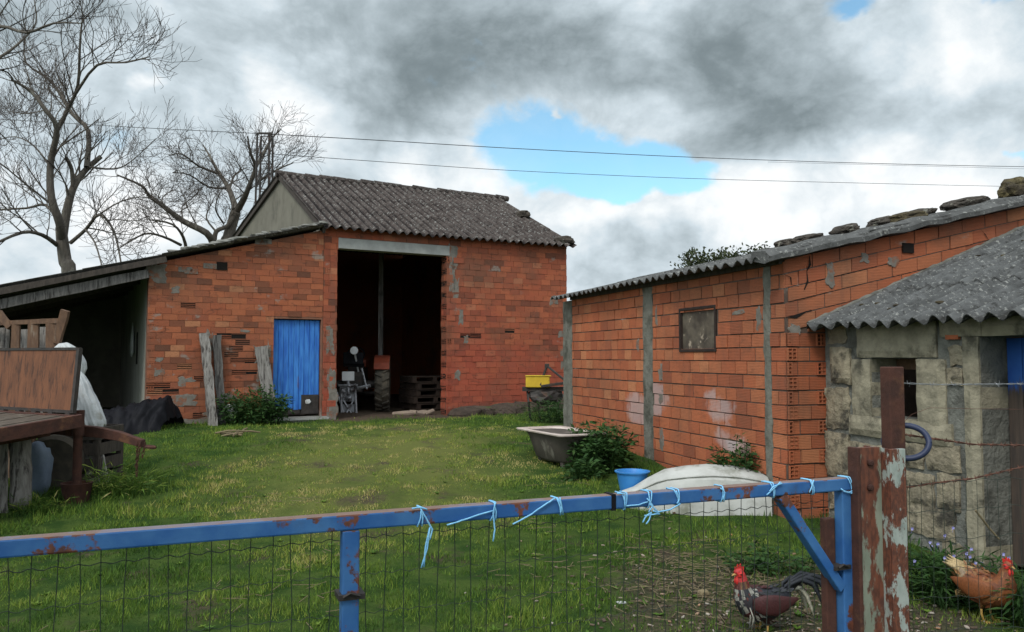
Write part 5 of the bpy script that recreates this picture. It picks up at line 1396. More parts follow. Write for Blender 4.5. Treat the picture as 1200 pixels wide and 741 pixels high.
a = tpx(403, 462)
w.box(tpx(408, 462), (.34, .12, .30), (AX[2], AX[0], AX[1])); w.box(tpx(408, 480), (.26, .1, .22), (AX[2], AX[0], AX[1]))
for (x0, y0, x1, y1, r) in ((397, 452, 419, 452, .03), (400, 452, 400, 488, .025), (416, 450, 418, 490, .025), (403, 470, 414, 488, .02), (424, 432, 430, 456, .02), (418, 455, 434, 452, .035), (408, 447, 408, 462, .03), (395, 460, 404, 488, .02), (414, 470, 405, 486, .02)):
    w.tube([tpx(x0, y0, -.52), tpx(x1, y1, -.60)], r, 6)
for (x0, y0, r) in ((402, 458, .05), (413, 457, .05), (409, 467, .06), (409, 452, .045)): w.rock(tpx(x0, y0, -.56), (r * 2, r * 2, r * 2), x0, sub=2)
w.build('rear_hitch', 'silver', trc)
w = MB(); w.box(tpx(408, 441, -.50), (.25, .02, .19), (AX[2], AX[0], AX[1])); w.build('rear_plate', 'plate_white', trc, bevel=.006)
w = MB(); c = tpx(415, 411, -.3); w.lathe(c + AX[0] * .05, [(0, 0), (.07, 0), (.085, .05), (.08, .08), (0, .09)], 16, ax=(AX[2], AX[1], -AX[0])); w.tube([c, FTr.pt(.1, .1, tzg + .8)], .02, 6); w.build('work_lamp', 'plate_white', trc)
pz = at(447, 300, 17.6); w = MB(); w.box((pz.x, pz.y, (pz.z + .45) / 2 + .4), (.10, .10, pz.z + .2)); w.v = [(a, b, max(.3, c)) for a, b, c in w.v]
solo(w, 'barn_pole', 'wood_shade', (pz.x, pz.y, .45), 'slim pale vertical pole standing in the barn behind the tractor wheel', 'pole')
def pallet(o, rot, lb):
    t = thing('wooden_pallet', o, lb, 'pallet', 'pallets stacked in the barn'); a = V((math.cos(rot), math.sin(rot), 0)); b = V((-a.y, a.x, 0)); o = V(o)
    for k, zz in (('deck', .125), ('deck', .012)):
        w = MB()
        for i in range(6): w.box(o + b * (-.42 + i * .168) + V((0, 0, zz)), (1.05, .10, .022), (a, b, V((0, 0, 1))))
        w.build(k, 'wood_store', t)
    w = MB()
    for i in (-.47, 0, .47):
        w.box(o + a * i + V((0, 0, .068)), (.09, .94, .088), (a, b, V((0, 0, 1))))
    w.build('bearer', 'wood_store', t)
wp = at(503, 480, 18.1); wp.z = .46; ar_ = math.atan2(T2.y, T2.x)
for i in range(5): pallet((wp.x + rbn.uniform(-.04, .04), wp.y + rbn.uniform(-.03, .03), wp.z + .148 * i), ar_ + rbn.uniform(-.12, .12), ['lowest pallet of the stack inside the barn doorway', 'second lowest pallet of the stack inside the barn doorway', 'middle pallet of the stack inside the barn doorway', 'second highest pallet of the stack inside the barn doorway', 'topmost pallet of the stack inside the barn doorway'][i])
for i in range(5):
    c = FB.pt(FB.hit(478, 488)[0] + .13 * i, .16 + .05 * (i % 2), .50); w = MB(); d = V((rbn.uniform(-.1, .1) + .16, rbn.uniform(-.08, .08), rbn.uniform(-.02, .03)))
    w.tube([c - d, c, c + d], [.045, .05, .045], 8); solo(w, 'firewood_log', 'carton', c - V((0, 0, .05)), 'short pale firewood log on the barn threshold', 'log', 'logs lying on the barn threshold')
# ------------------------------------------------------------------ the birds
m_, nb, bs = new_mat('feather'); col = nb.attr('tint'); p = nb.pos()
fl = nb.noise(nb.mapping(p, (60, 60, 25)), 2.2, 4, .7)
nb.link(nb.mix(fl.step(.35, .65) * .55, col, nb.mix(.6, col, (.01, .008, .008), 'MULTIPLY')), bs.inputs['Base Color']); bs.inputs['Roughness'].default_value = .6
bump(nb, bs, fl, .7, .006); M['feather'] = m_
M['comb'] = mat('comb_red', (.55, .03, .025), (.42, .025, .02), 40, .5, bmp=.4)
M['beak'] = mat('beak_horn', (.45, .28, .10), (.35, .2, .07), 40, .5, bmp=0); M['eye'] = mat('eye_dark', (.01, .008, .006), (.02, .01, .008), 40, .15, bmp=0)
M['leg_yellow'] = mat('leg_scale', (.45, .28, .07), (.30, .18, .05), 60, .6, bmp=.3)
def bird(name, base, heading, k, prof, colf, lb, cat, comb=1.0, tail=None, legs=.10, seed=1, head_i=8):
    base = V(base); f = V((math.cos(heading), math.sin(heading), 0)); sd = V((-f.y, f.x, 0)); rw = random.Random(seed)
    t = thing(name, base, lb, cat)
    def P(a, h, y=0): return base + f * a * k + sd * y * k + V((0, 0, h * k))
    w = MB(); n = len(prof); seg = 20; rings = []; cols = []
    ctr = [V((a, 0, h)) for (a, h, r, s_) in prof]
    for i, (a, h, r, s_) in enumerate(prof):
        tv = (ctr[min(i + 1, n - 1)] - ctr[max(0, i - 1)]).normalized(); up = V((-tv.z, 0, tv.x)); 
        ring = []
        for j in range(seg):
            q = 2 * PI * j / seg; y = math.cos(q) * s_; u = math.sin(q) * r
            ring.append(P(a + up.x * u, h + up.z * u, y))
        rings.append(ring)
    vs = [p for r in rings for p in r]
    for i in range(n - 1):
        for j in range(seg):
            w.add([rings[i][j], rings[i][(j + 1) % seg], rings[i + 1][(j + 1) % seg], rings[i + 1][j]], [(0, 1, 2, 3)], 0, colf(i / (n - 1), math.sin(2 * PI * (j + .5) / seg), rw))
    w.add(rings[0], [tuple(reversed(range(seg)))], 0, colf(0, 0, rw)); w.add(rings[-1], [tuple(range(seg))], 0, colf(1, 0, rw))
    bo = w.build('body', 'feather', t, smooth=True)
    bm = bmesh.new(); bm.from_mesh(bo.data); bmesh.ops.remove_doubles(bm, verts=bm.verts, dist=.0004); bm.to_mesh(bo.data); bm.free()
    # loose overlapping feathers
    w = MB()
    for i in range(1, head_i):
        for r_ in range(26):
            fi = i + rw.random(); i0 = min(n - 2, int(fi)); q = rw.uniform(0, 2 * PI); a0, h0, r0, s0 = [prof[i0][m] + (prof[i0 + 1][m] - prof[i0][m]) * (fi - i0) for m in range(4)]
            tv = (ctr[i0 + 1] - ctr[i0]).normalized(); up = V((-tv.z, 0, tv.x)); u = math.sin(q) * r0; y = math.cos(q) * s0
            o = P(a0 + up.x * u, h0 + up.z * u, y); nn = (f * up.x * math.sin(q) + V((0, 0, up.z)) * math.sin(q) + sd * math.cos(q)).normalized()
            d = (-(f * tv.x + V((0, 0, tv.z))) + nn * .28 + V((rw.gauss(0, .12), rw.gauss(0, .12), -.12))).normalized()
            L = k * rw.uniform(.03, .05) * (.6 if fi > head_i - 3 else 1.1); w.leaf(o, d, nn, L, L * .5, 0, colf(fi / (n - 1), math.sin(q), rw))
    tag(w.build('plumage', 'feather', t), kind='stuff')
    # wings
    for sg in (-1, 1):
        w = MB(); secs = []
        for (a, h, r, y) in ((.10, .225, .03, .088), (.05, .22, .058, .108), (-.03, .215, .062, .112), (-.10, .215, .045, .095), (-.17, .225, .02, .07), (-.205, .23, .006, .055)):
            o = P(a, h, sg * y); secs.append([o + V((0, 0, math.sin(q) * r * k)) + sd * (sg * math.cos(q) * .014 * k) for q in np.linspace(0, 2 * PI, 13)[:-1]])
        w.loft(secs, c=colf(.35, .9, rw) if name == 'hen' else (.06, .012, .012)); w.build('wing', 'feather', t, smooth=True)
    hx, hh, hr = prof[head_i + 1][0], prof[head_i + 1][1], prof[head_i + 1][2]
    w = MB(); pts = [(hx - .02, hh + hr * .5), (hx - .025, hh + hr + .018 * comb), (hx - .008, hh + hr + .012 * comb), (hx - .004, hh + hr + .034 * comb), (hx + .008, hh + hr + .014 * comb), (hx + .014, hh + hr + .032 * comb), (hx + .022, hh + hr + .01 * comb), (hx + .032, hh + hr + .018 * comb), (hx + .036, hh + hr * .3)]
    A1 = [P(a, h, .005) for a, h in pts]; B1 = [P(a, h, -.005) for a, h in pts]; m0 = len(pts)
    w.add(A1 + B1, [tuple(range(m0)), tuple(reversed(range(m0, 2 * m0)))] + [(i, m0 + i, m0 + (i + 1) % m0, (i + 1) % m0) for i in range(m0)]); w.build('comb', 'comb', t)
    for sg in (-1, 1):
        w = MB(); w.ellipse_loft([(P(hx + .022, hh - .012, sg * .010), .004 * k, .006 * k, (0, 0, -1)), (P(hx + .024, hh - .028 * (1 + .4 * comb), sg * .012), .007 * k, .010 * k, (0, 0, -1)), (P(hx + .022, hh - .042 * (1 + .5 * comb), sg * .011), .003 * k, .004 * k, (0, 0, -1))], 10, side=sd); w.build('wattle', 'comb', t, smooth=True)
        w = MB(); w.rock(P(hx + .008, hh + .006, sg * hr * .92), (.011 * k, .011 * k, .011 * k), 1, sub=2, amp=0); w.build('eye', 'eye', t)
        w = MB(); w.ellipse_loft([(P(hx - .006, hh + .004, sg * hr * .72), .004 * k, .012 * k, f), (P(hx + .008, hh + .002, sg * hr * .86), .007 * k, .018 * k, f), (P(hx + .024, hh, sg * hr * .7), .004 * k, .010 * k, f)], 10, side=sd); w.build('face_patch', 'comb', t, smooth=True)
    w = MB(); w.tube([P(hx + .026, hh + .003), P(hx + .042, hh + .001), P(hx + .054, hh - .006)], [.009 * k, .006 * k, .001], 8); w.build('beak', 'beak', t)
    for sg in (-1, 1):
        w = MB(); y = sg * .042
        w.tube([P(-.0, .17, y), P(.0, .13, y), P(-.015, .085, y)], [.036 * k, .028 * k, .011 * k], 10, c=colf(.3, -1, rw)); th = w.build('thigh', 'feather', t, smooth=True)
        w = MB(); w.tube([P(-.013, .095, y), P(-.012, .05, y), P(.004, .008, y)], [.009 * k, .007 * k, .007 * k], 8)
        for a in (-.5, 0, .5): w.tube([P(.004, .008, y), P(.004 + .03 * math.cos(a), .010, y + .03 * math.sin(a)), P(.004 + .055 * math.cos(a), .002, y + .055 * math.sin(a))], [.006 * k, .005 * k, .002 * k], 6)
        w.tube([P(.004, .008, y), P(-.025, .003, y)], [.005 * k, .002 * k], 6); w.build('leg', 'leg_yellow', t, smooth=True)
    if tail: tail(t, P, sd, f, rw, k)
    return t
def sickle(w, pts, wd, sd, c, th=.003):
    rings = []; n = len(pts)
    for i, p in enumerate(pts):
        d = (pts[min(i + 1, n - 1)] - pts[max(i - 1, 0)]).normalized(); u = sd.cross(d).normalized(); b = wd * math.sin(PI * (.18 + .78 * i / (n - 1)))
        rings.append([p - u * b, p + sd * th, p + u * b, p - sd * th])
    w.loft(rings, c=c)
# rooster: black and maroon, red naked head, arched tail
RP = [(-.19, .245, .012, .012), (-.165, .235, .045, .04), (-.11, .215, .078, .07), (-.04, .195, .095, .09), (.03, .195, .098, .094), (.085, .215, .088, .082), (.115, .255, .066, .062), (.125, .30, .048, .046), (.128, .34, .036, .034), (.137, .375, .030, .027), (.15, .392, .027, .023), (.166, .392, .017, .016), (.174, .39, .006, .006)]
def rcol(t, s, rw):
    j = rw.uniform(.7, 1.3)
    if t > .66: return (.48 * j, .03, .03)
    if t > .50: return (.10 * j, .025, .018) if rw.random() < .75 else (.16, .08, .03)
    if t > .36: return (.022 * j, .022, .028) if rw.random() < .7 else (.30, .29, .25)
    if t > .26: return (.05 * j, .010, .010)
    return (.014, .016, .024)
def rtail(t, P, sd, f, rw, k):
    for i in range(9):
        w = MB(); a = i / 8; y = (-.03 + .06 * (i % 3) / 2); L = .8 + .35 * a
        pts = [P(-.15, .235, y * .5), P(-.20 * L, .30 + .02 * a, y), P(-.27 * L, .325 + .03 * a, y * 1.4), P(-.345 * L, .30 + .03 * a, y * 1.8), P(-.385 * L, .24 + .02 * a, y * 2), P(-.40 * L, .19, y * 2.2)]
        c = (.014, .017, .024) if i not in (1, 3) else (.50, .47, .36)
        if i in (1, 3): pts = [P(-.15, .235, y), P(-.20, .275, y), P(-.255, .27, y * 1.6), P(-.30, .22, y * 2), P(-.33, .15, y * 2.2), P(-.345, .10, y * 2.3)]
        sickle(w, pts, .017 * k, sd, c); w.build('tail_feather', 'feather', t, smooth=True)
    w = MB()
    for i in range(7):
        y = rw.uniform(-.05, .05); a = rw.uniform(.02, .13); sickle(w, [P(a, .20, y * 2.0), P(a - .02, .14, y * 2.1), P(a - .02 + rw.uniform(-.02, .02), .075, y * 2)], .014 * k, f, (.42, .40, .34))
    w.build('breast_feathers', 'feather', t, smooth=True)
rp = ground(893, 741); rp.z = gz(rp.x, rp.y)
bird('rooster', (rp.x, rp.y, rp.z - .035), math.radians(192), .98, RP, rcol, 'black and maroon rooster with red head and arched tail on the wood chips', 'rooster', comb=1.0, tail=rtail, seed=5)
HP = [(-.20, .30, .010, .012), (-.175, .285, .040, .036), (-.12, .245, .080, .075), (-.05, .21, .102, .10), (.03, .20, .108, .108), (.09, .22, .096, .094), (.118, .265, .068, .068), (.122, .31, .044, .044), (.124, .345, .032, .031), (.132, .372, .028, .025), (.145, .385, .026, .022), (.160, .384, .016, .015), (.168, .382, .006, .006)]
def hcol(t, s, rw):
    j = rw.uniform(.72, 1.25)
    if t > .80: return (.36 * j, .07, .025)
    if t < .10: return (.42 * j, .30 * j, .15)
    if t < .2: return (.28 * j, .13 * j, .05)
    return (.19 * j, .055 * j, .014) if rw.random() < .85 else (.26, .11, .035)
def htail(t, P, sd, f, rw, k):
    for i in range(7):
        w = MB(); y = -.05 + .1 * i / 6; pts = [P(-.14, .27, y * .6), P(-.20, .315 - abs(y) * .3, y), P(-.265, .355 - abs(y) * .8, y * 1.1)]
        sickle(w, pts, .024 * k, sd, (.52, .38, .19)); w.build('tail_feather', 'feather', t, smooth=True)
    w = MB()
    for i in range(26):
        y = rw.uniform(-.07, .07); sickle(w, [P(-.12, .19, y), P(-.15 + rw.uniform(-.02, .02), .16, y), P(-.15 + rw.uniform(-.03, .03), .115, y)], .014 * k, f, (.50, .34, .15))
    w.build('vent_fluff', 'feather', t, smooth=True)
hp = ground(1158, 730); hp.z = gz(hp.x, hp.y)
bird('hen', (hp.x, hp.y, hp.z - .004), math.radians(-66), .98, HP, hcol, 'reddish brown hen with pale tail standing behind the wire on the right', 'hen', comb=.8, tail=htail, seed=6)

# ------------------------------------------------------------------ trees
def grow(wt, wc, pts, r0, r1, rw, level, maxl, dens, lenf, minr, up=.25, spread=.9):
    """a limb along pts and the smaller limbs that leave it"""
    n = len(pts)
    rs = [r0 + (r1 - r0) * (i / (n - 1)) for i in range(n)]
    (wt if r0 > minr * 2.6 else wc).tube(pts, rs, 8 if r0 > .08 else (5 if r0 > .03 else 3), cap=False)
    if level >= maxl: return
    L = sum((pts[i + 1] - pts[i]).length for i in range(n - 1))
    m = max(2, int(L * dens[level])); ph = rw.uniform(0, 6)
    for k in range(m):
        f = .22 + .78 * (k + rw.random()) / m; x = min(n - 1.001, f * (n - 1)); i = int(x); p = pts[i].lerp(pts[i + 1], x - i)
        d = (pts[i + 1] - pts[i]).normalized(); q = V((rw.gauss(0, 1), rw.gauss(0, 1), rw.gauss(0, 1))); q = (q - d * q.dot(d)).normalized()
        an = rw.uniform(.5, 1.05) * spread; dr = (d * math.cos(an) + q * math.sin(an) + V((0, 0, up))).normalized()
        ln = lenf[level] * (1.15 - .65 * f) * rw.uniform(.55, 1.25); rr0 = max(minr, min((r0 + (r1 - r0) * f) * .5, .007 + ln * .014)); ns = 4 if level < maxl - 1 else 3
        cp = [p]; dd = dr
        for j in range(ns):
            dd = (dd + V((rw.gauss(0, .20), rw.gauss(0, .20), rw.gauss(0, .16) + up * .35))).normalized(); cp.append(cp[-1] + dd * ln / ns)
        grow(wt, wc, cp, rr0, max(minr * .75, rr0 * .4), rw, level + 1, maxl, dens, lenf, minr, up, spread)
def smooth_path(P, k=3):
    out = []
    for i in range(len(P) - 1):
        a, b, c, d = P[max(i - 1, 0)], P[i], P[i + 1], P[min(i + 2, len(P) - 1)]
        for j in range(k):
            t = j / k; out.append(.5 * ((2 * b) + (c - a) * t + (2 * a - 5 * b + 4 * c - d) * t * t + (3 * b - a - 3 * c + d) * t * t * t))
    out.append(P[-1]); return out
def tree(name, Y, limbs, trunk, lb, seed, dens, lenf, maxl, minr, scale, off, cat='tree', zs=1.0, up=.25):
    rw = random.Random(seed); b = at(*[trunk[0][i] / scale + off[i] for i in (0, 1)], Y); base = V((b.x, Y, H(b.x, Y)))
    t = thing(name, base, lb, cat, 'bare winter trees behind the farm'); wt, wc = MB(), MB(); px = Y / FPX
    def conv(L, dy0=0, dy1=0): return [at(x / scale + off[0], y / scale + off[1], Y + dy0 + (dy1 - dy0) * i / max(1, len(L) - 1) + rw.uniform(-.15, .15)) for i, (x, y) in enumerate(L)]
    tp = [base - V((0, 0, .3))] + conv(trunk[:0]) + conv([q[:2] for q in trunk]); rr = [trunk[0][2] * px * 1.25] + [q[2] * px for q in trunk]
    sp = smooth_path(tp); 
    wt.tube(sp, [rr[min(len(rr) - 1, i // 3)] + (rr[min(len(rr) - 1, i // 3 + 1)] - rr[min(len(rr) - 1, i // 3)]) * (i % 3) / 3 for i in range(len(sp))], 10)
    for (L, r0, r1, dd) in limbs:
        P = smooth_path(conv(L, dd[0], dd[1])); grow(wt, wc, P, r0 * px, r1 * px, rw, 0, maxl, dens, lenf, minr, up)
    wt.build('trunk', 'bark', t, smooth=True); wc.build('crown', 'twig', t)
    return t
s1 = 741 / 330; 
tree('bare_tree', 23, [
    ([(162, 640), (158, 590), (135, 520), (133, 430), (150, 340), (120, 290), (80, 240), (30, 210)], 5.5, 1.2, (0, -2)),
    ([(165, 620), (178, 545), (195, 490), (225, 448), (266, 412)], 5.5, 2.6, (0, .5)),
    ([(192, 490), (188, 445), (174, 415)], 2.8, 2.0, (.2, -.4)),
    ([(228, 440), (232, 345), (190, 300), (135, 215), (68, 165), (66, 100)], 3.4, .6, (.3, 2)),
    ([(150, 345), (180, 285), (205, 225), (210, 130), (216, 60), (228, 45)], 2.6, .5, (-.5, -2)),
    ([(200, 245), (255, 172), (330, 165), (392, 150)], 1.8, .6, (-1, -3)),
    ([(232, 440), (300, 445), (345, 425), (410, 365)], 1.4, .4, (.3, 2.5)),
    ([(150, 645), (110, 618), (60, 612), (-20, 645)], 2.8, 1.4, (0, -2.5)),
    ([(160, 590), (120, 540), (70, 548), (-10, 552)], 2.2, 1.0, (0, 2)),
    ([(185, 640), (225, 605), (262, 565), (300, 610), (318, 690)], 2.4, .9, (0, -1.5)),
    ([(225, 605), (250, 640), (268, 700)], 1.3, .7, (-.5, -2)),
    ([(262, 565), (320, 530), (390, 520), (440, 560)], 1.2, .4, (-.8, 1)),
    ([(133, 440), (90, 385), (40, 360), (-10, 370)], 1.3, .4, (0, 3)),
    ([(120, 290), (70, 300), (10, 290)], 1.0, .4, (-1, 2))],
    [(182, 735, 8), (172, 690, 7.5), (165, 640, 7), (160, 600, 6)], 'tall bare tree with forked trunk rising behind the open lean-to', 3, (3.0, 4.4, 5.4), (1.9, 1.0, .6), 3, .0058, s1, (0, 0))
s2 = 917 / 260
tree('bare_tree', 33, [
    ([(548, 450), (545, 420), (520, 352), (480, 290), (445, 225), (415, 175)], 4.5, .7, (0, 2)),
    ([(555, 450), (585, 400), (605, 350), (632, 270), (612, 210), (600, 140)], 4.2, .7, (0, -2)),
    ([(628, 280), (665, 210), (700, 150), (740, 110)], 2.2, .6, (-1, 1)),
    ([(640, 330), (720, 280), (790, 250)], 1.8, .5, (-1, -3)),
    ([(525, 360), (548, 300), (600, 268)], 1.6, .5, (1, 3)),
    ([(480, 295), (400, 265), (330, 215), (275, 220)], 1.6, .5, (1, -2)),
    ([(520, 355), (440, 350), (360, 300), (290, 290)], 1.5, .5, (1, -2)),
    ([(460, 590), (430, 540), (335, 492), (250, 428), (192, 385), (162, 345), (60, 300)], 4.4, .8, (-.5, -3)),
    ([(462, 590), (470, 535), (515, 512), (545, 470), (560, 445)], 3.2, 1.6, (-.5, 0)),
    ([(470, 535), (430, 480), (445, 430), (470, 380)], 1.3, .4, (-.5, 2)),
    ([(500, 500), (470, 450), (475, 400), (500, 350)], 1.2, .4, (-.3, -2)),
    ([(350, 630), (335, 560), (290, 505), (205, 485)], 2.2, .7, (-2, -4)),
    ([(325, 590), (250, 555), (170, 545), (60, 610)], 1.8, .6, (-2, -4)),
    ([(250, 430), (250, 390), (300, 360)], 1.0, .4, (-1, 0)),
    ([(335, 492), (330, 430), (390, 380), (400, 340)], 1.0, .4, (-1, 2))],
    [(505, 640, 7), (520, 560, 6.5), (540, 490, 6), (552, 450, 5.5)], 'round-crowned bare tree with low spreading limb behind the barn gable', 11, (2.8, 4.6, 6.0), (1.55, 1.1, .75), 3, .0066, s2, (120, 120), up=.08)
tree('bare_tree', 15, [
    ([(-140, 150), (-60, 110), (0, 70), (70, 87), (140, 62), (215, 62)], 3.0, .7, (0, -1)),
    ([(-140, 170), (-40, 165), (10, 145), (60, 105), (95, 60), (90, 0)], 2.6, .6, (0, .8)),
    ([(-140, 200), (-40, 185), (20, 190), (50, 240), (80, 265)], 1.8, .6, (0, 1.5)),
    ([(70, 87), (60, 40), (70, -10)], 1.0, .4, (-.5, -1)),
    ([(140, 62), (190, 40), (215, 0)], 1.0, .4, (-.8, -1.5)),
    ([(-140, 320), (-60, 290), (0, 350), (45, 400)], 1.6, .4, (0, 1))],
    [(-190, 800, 14), (-180, 500, 12), (-160, 250, 8), (-140, 140, 6)], 'bare tree whose branches reach in from the left picture edge', 23, (2.2, 3.4, 4.2), (1.1, .6, .32), 3, .0055, s1, (0, 0))
# evergreen crown showing over the shed roof
ep = at(845, 330, 19); eb = V((ep.x, 19, H(ep.x, 19))); et = thing('evergreen_tree', eb, 'dark evergreen oak top showing above the shed roof', 'tree'); w = MB(); wl = MB(); re_ = random.Random(9)
w.tube([eb - V((0, 0, .2)), eb + V((.1, 0, 1)), eb + V((0, .1, 2.2))], [.16, .13, .09], 8)
tips = [(797, 318), (806, 300), (815, 297), (824, 306), (838, 300), (846, 298), (856, 304), (866, 298), (878, 304), (890, 292), (899, 300), (830, 318), (852, 318), (874, 316), (892, 314), (810, 316), (843, 330), (905, 318)]
for (px, py) in tips:
    e = at(px, py, 19 + re_.uniform(-1.0, 1.0)); b = eb + V((0, 0, re_.uniform(1.5, 2.2))); P = [b, b.lerp(e, .4) + V((re_.uniform(-.1, .1), 0, -.1)), b.lerp(e, .8), e]; P = smooth_path(P)
    w.tube(P, [.05 * (1 - i / len(P)) + .008 for i in range(len(P))], 5)
    for i in range(420):
        k = re_.random() ** .5; p = P[int(k * (len(P) - 1))] + V((re_.gauss(0, .13), re_.gauss(0, .16), re_.gauss(0, .09))); d = V((re_.gauss(0, 1), re_.gauss(0, 1), re_.gauss(.4, .8))); wl.leaf(p, d, V((re_.gauss(0, 1), re_.gauss(0, 1), 1)).normalized(), .10, .05, 0, (min(1, max(0, re_.gauss(.5, .25))), 0, 0))
w.build('trunk', 'bark', et); wl.build('crown', 'evergreen', et)

# two unseen leafy trees, added behind the camera to shade the gate and nearest grass
for (bx, by, rx_, h0_, lb) in ((3.4, -4.6, 3.0, 3.2, 'unseen leafy tree added behind the viewer on the right to shade the gate'), (-4.0, -3.8, 3.4, 3.0, 'unseen leafy tree added behind the viewer on the left to shade the near grass')):
    t = thing('added_shade_tree', (bx, by, 0), lb, 'tree'); w = MB(); w.tube([(bx, by, -.2), (bx + .1, by, 2), (bx, by - .1, h0_ + .8)], [.22, .18, .12], 10); w.build('trunk', 'bark', t)
    w = MB()
    for i in range(9000):
        d = V((re_.gauss(0, 1), re_.gauss(0, 1), re_.gauss(0, 1))).normalized() * re_.random() ** .4; c = V((bx + d.x * rx_, by + d.y * 2.2, h0_ + 2.0 + d.z * 2.2))
        if mnoise.noise(c * .9) < -.15: continue
        w.leaf(c, V((re_.gauss(0, 1), re_.gauss(0, 1), re_.gauss(0, .6))), V((re_.gauss(0, .5), re_.gauss(0, .5), 1)).normalized(), .22, .13, 0, (re_.random(), 0, 0))
    w.build('crown', 'weed', t)

# ------------------------------------------------------------------ lattice pylon and overhead wires
YP = 29; pb_ = at(310, 200, YP); pzg = H(pb_.x, YP); top = at(310, 158, YP).z
py_ = thing('utility_pylon', (pb_.x, YP, pzg), 'dark steel lattice pole carrying wires behind the barn ridge', 'pylon'); hw = 7.0 * YP / FPX
for sx in (-1, 1):
    for sy in (-1, 1):
        w = MB(); w.beam((pb_.x + sx * hw * 1.3, YP + sy * hw * 1.3, pzg - .1), (pb_.x + sx * hw, YP + sy * hw, top), .055, .055); w.build('leg', 'dark_metal', py_)
w = MB(); nb_ = 9
for i in range(nb_):
    z0 = pzg + (top - pzg) * i / nb_; z1 = pzg + (top - pzg) * (i + 1) / nb_; h0 = hw * (1.3 - .3 * i / nb_); h1 = hw * (1.3 - .3 * (i + 1) / nb_)
    for sg in (-1, 1):
        w.beam((pb_.x - h0, YP + sg * h0, z0), (pb_.x + h1, YP + sg * h1, z1), .03, .03); w.beam((pb_.x + sg * h0, YP - h0, z0), (pb_.x + sg * h1, YP + h1, z1), .03, .03); w.beam((pb_.x - h1, YP + sg * h1, z1), (pb_.x + h1, YP + sg * h1, z1), .03, .03)
w.build('bracing', 'dark_metal', py_)
w = MB(); w.beam((pb_.x - hw * 1.25, YP, top + .05), (pb_.x + hw * 1.25, YP, top + .05), .07, .06); w.build('cross_arm', 'dark_metal', py_)
def wire(pxs, y0, y1, lb, r=.022):
    P = [at(px, py, y0 + (y1 - y0) * i / (len(pxs) - 1)) for i, (px, py) in enumerate(pxs)]; P = smooth_path(P, 6); w = MB(); w.tube(P, r, 5)
    solo(w, 'overhead_wire', 'cable', P[0], lb, 'wire')
wire([(-150, 133), (0, 140), (150, 149), (310, 157)], 44, YP, 'left span of overhead wire between the tall bare tree and the lattice pole', .013)
wire([(310, 157), (450, 165), (600, 174), (800, 184), (1000, 191), (1200, 195.5), (1500, 199)], YP, 48, 'upper overhead wire crossing the whole sky right of the lattice pole', .016)
wire([(310, 180), (450, 190), (600, 200), (800, 209), (1000, 214.5), (1200, 219), (1500, 224)], YP, 48, 'lower thinner overhead wire crossing the blue gap in the clouds', .012)
wire([(900, 190), (1200, 198), (1500, 207)], 60, 58, 'faint third wire close under the upper wire on the right', .010)

# ------------------------------------------------------------------ sky, sun, camera
SUN_EL, SUN_AZ = math.radians(46), math.radians(205)     # azimuth clockwise from +Y: behind the camera, a little to its left
sd_ = V((math.sin(SUN_AZ) * math.cos(SUN_EL), math.cos(SUN_AZ) * math.cos(SUN_EL), math.sin(SUN_EL)))
world = bpy.data.worlds.new('World'); scene.world = world; world.use_nodes = True; nt = world.node_tree; nb = NB(nt)
bgn = nt.nodes['Background']; out = nt.nodes['World Output']
sky = nb.node('ShaderNodeTexSky', sky_type='NISHITA'); sky.sun_disc = False; sky.sun_elevation = SUN_EL; sky.sun_rotation = SUN_AZ; sky.dust_density = .3; sky.ozone_density = .6
SKY_S = .15
bgn.inputs[1].default_value = SKY_S; nb.link(nb.mix(1.0, S(nt, sky.outputs[0]), (.80, 1.08, 1.04), 'MULTIPLY'), bgn.inputs[0])
dv = S(nt, nb.node('ShaderNodeTexCoord').outputs['Generated']); dx, dy, dz = nb.sep(dv)
az = dx._m('ARCTAN2', dy); el = dz._m('ARCSINE')
def pang(px, py): r = ray(px, py).normalized(); return math.atan2(r.x, r.y), math.asin(r.z)
st_v = nb.mapping(dv, (1, 1, 1.35))
w1 = nb.noise(st_v, 2.6, 6, .6) - .5; w2 = nb.noise(nb.mapping(st_v, loc=(5, 3, 8)), 2.6, 6, .6) - .5
wa = az + w1 * .24; we = el + w2 * .20
def blob(px, py, rx, ry, amp, rot=0, warp=True, pw=1):
    a0, e0 = pang(px, py); A, E = (wa, we) if warp else (az, el)
    u = A - a0; v = E - e0; c, s_ = math.cos(rot), math.sin(rot)
    uu = (u * c + v * s_) * (FPX / rx); vv = (v * c - u * s_) * (FPX / ry)
    d = uu * uu + vv * vv
    if pw != 1: d = d.pw(pw)
    return (d * -1.0)._m('EXPONENT') * amp
f1 = nb.noise(st_v, 4.2, 10, .60, dist=.3); f2 = nb.noise(nb.mapping(st_v, loc=(2, 9, 4)), 10, 9, .62, dist=.4); f3 = nb.noise(nb.mapping(st_v, loc=(7, 1, 6)), 26, 6, .6, dist=.3)
f4 = nb.noise(nb.mapping(st_v, loc=(1, 6, 2)), 6.5, 6, .55, dist=.25)
puff = (f4 - .5)._m('ABSOLUTE') * 2.0
Lm = (f1 - .5) * .62 + (f2 - .5) * .42 + (f3 - .5) * .14 + (puff - .2) * .70 + .74
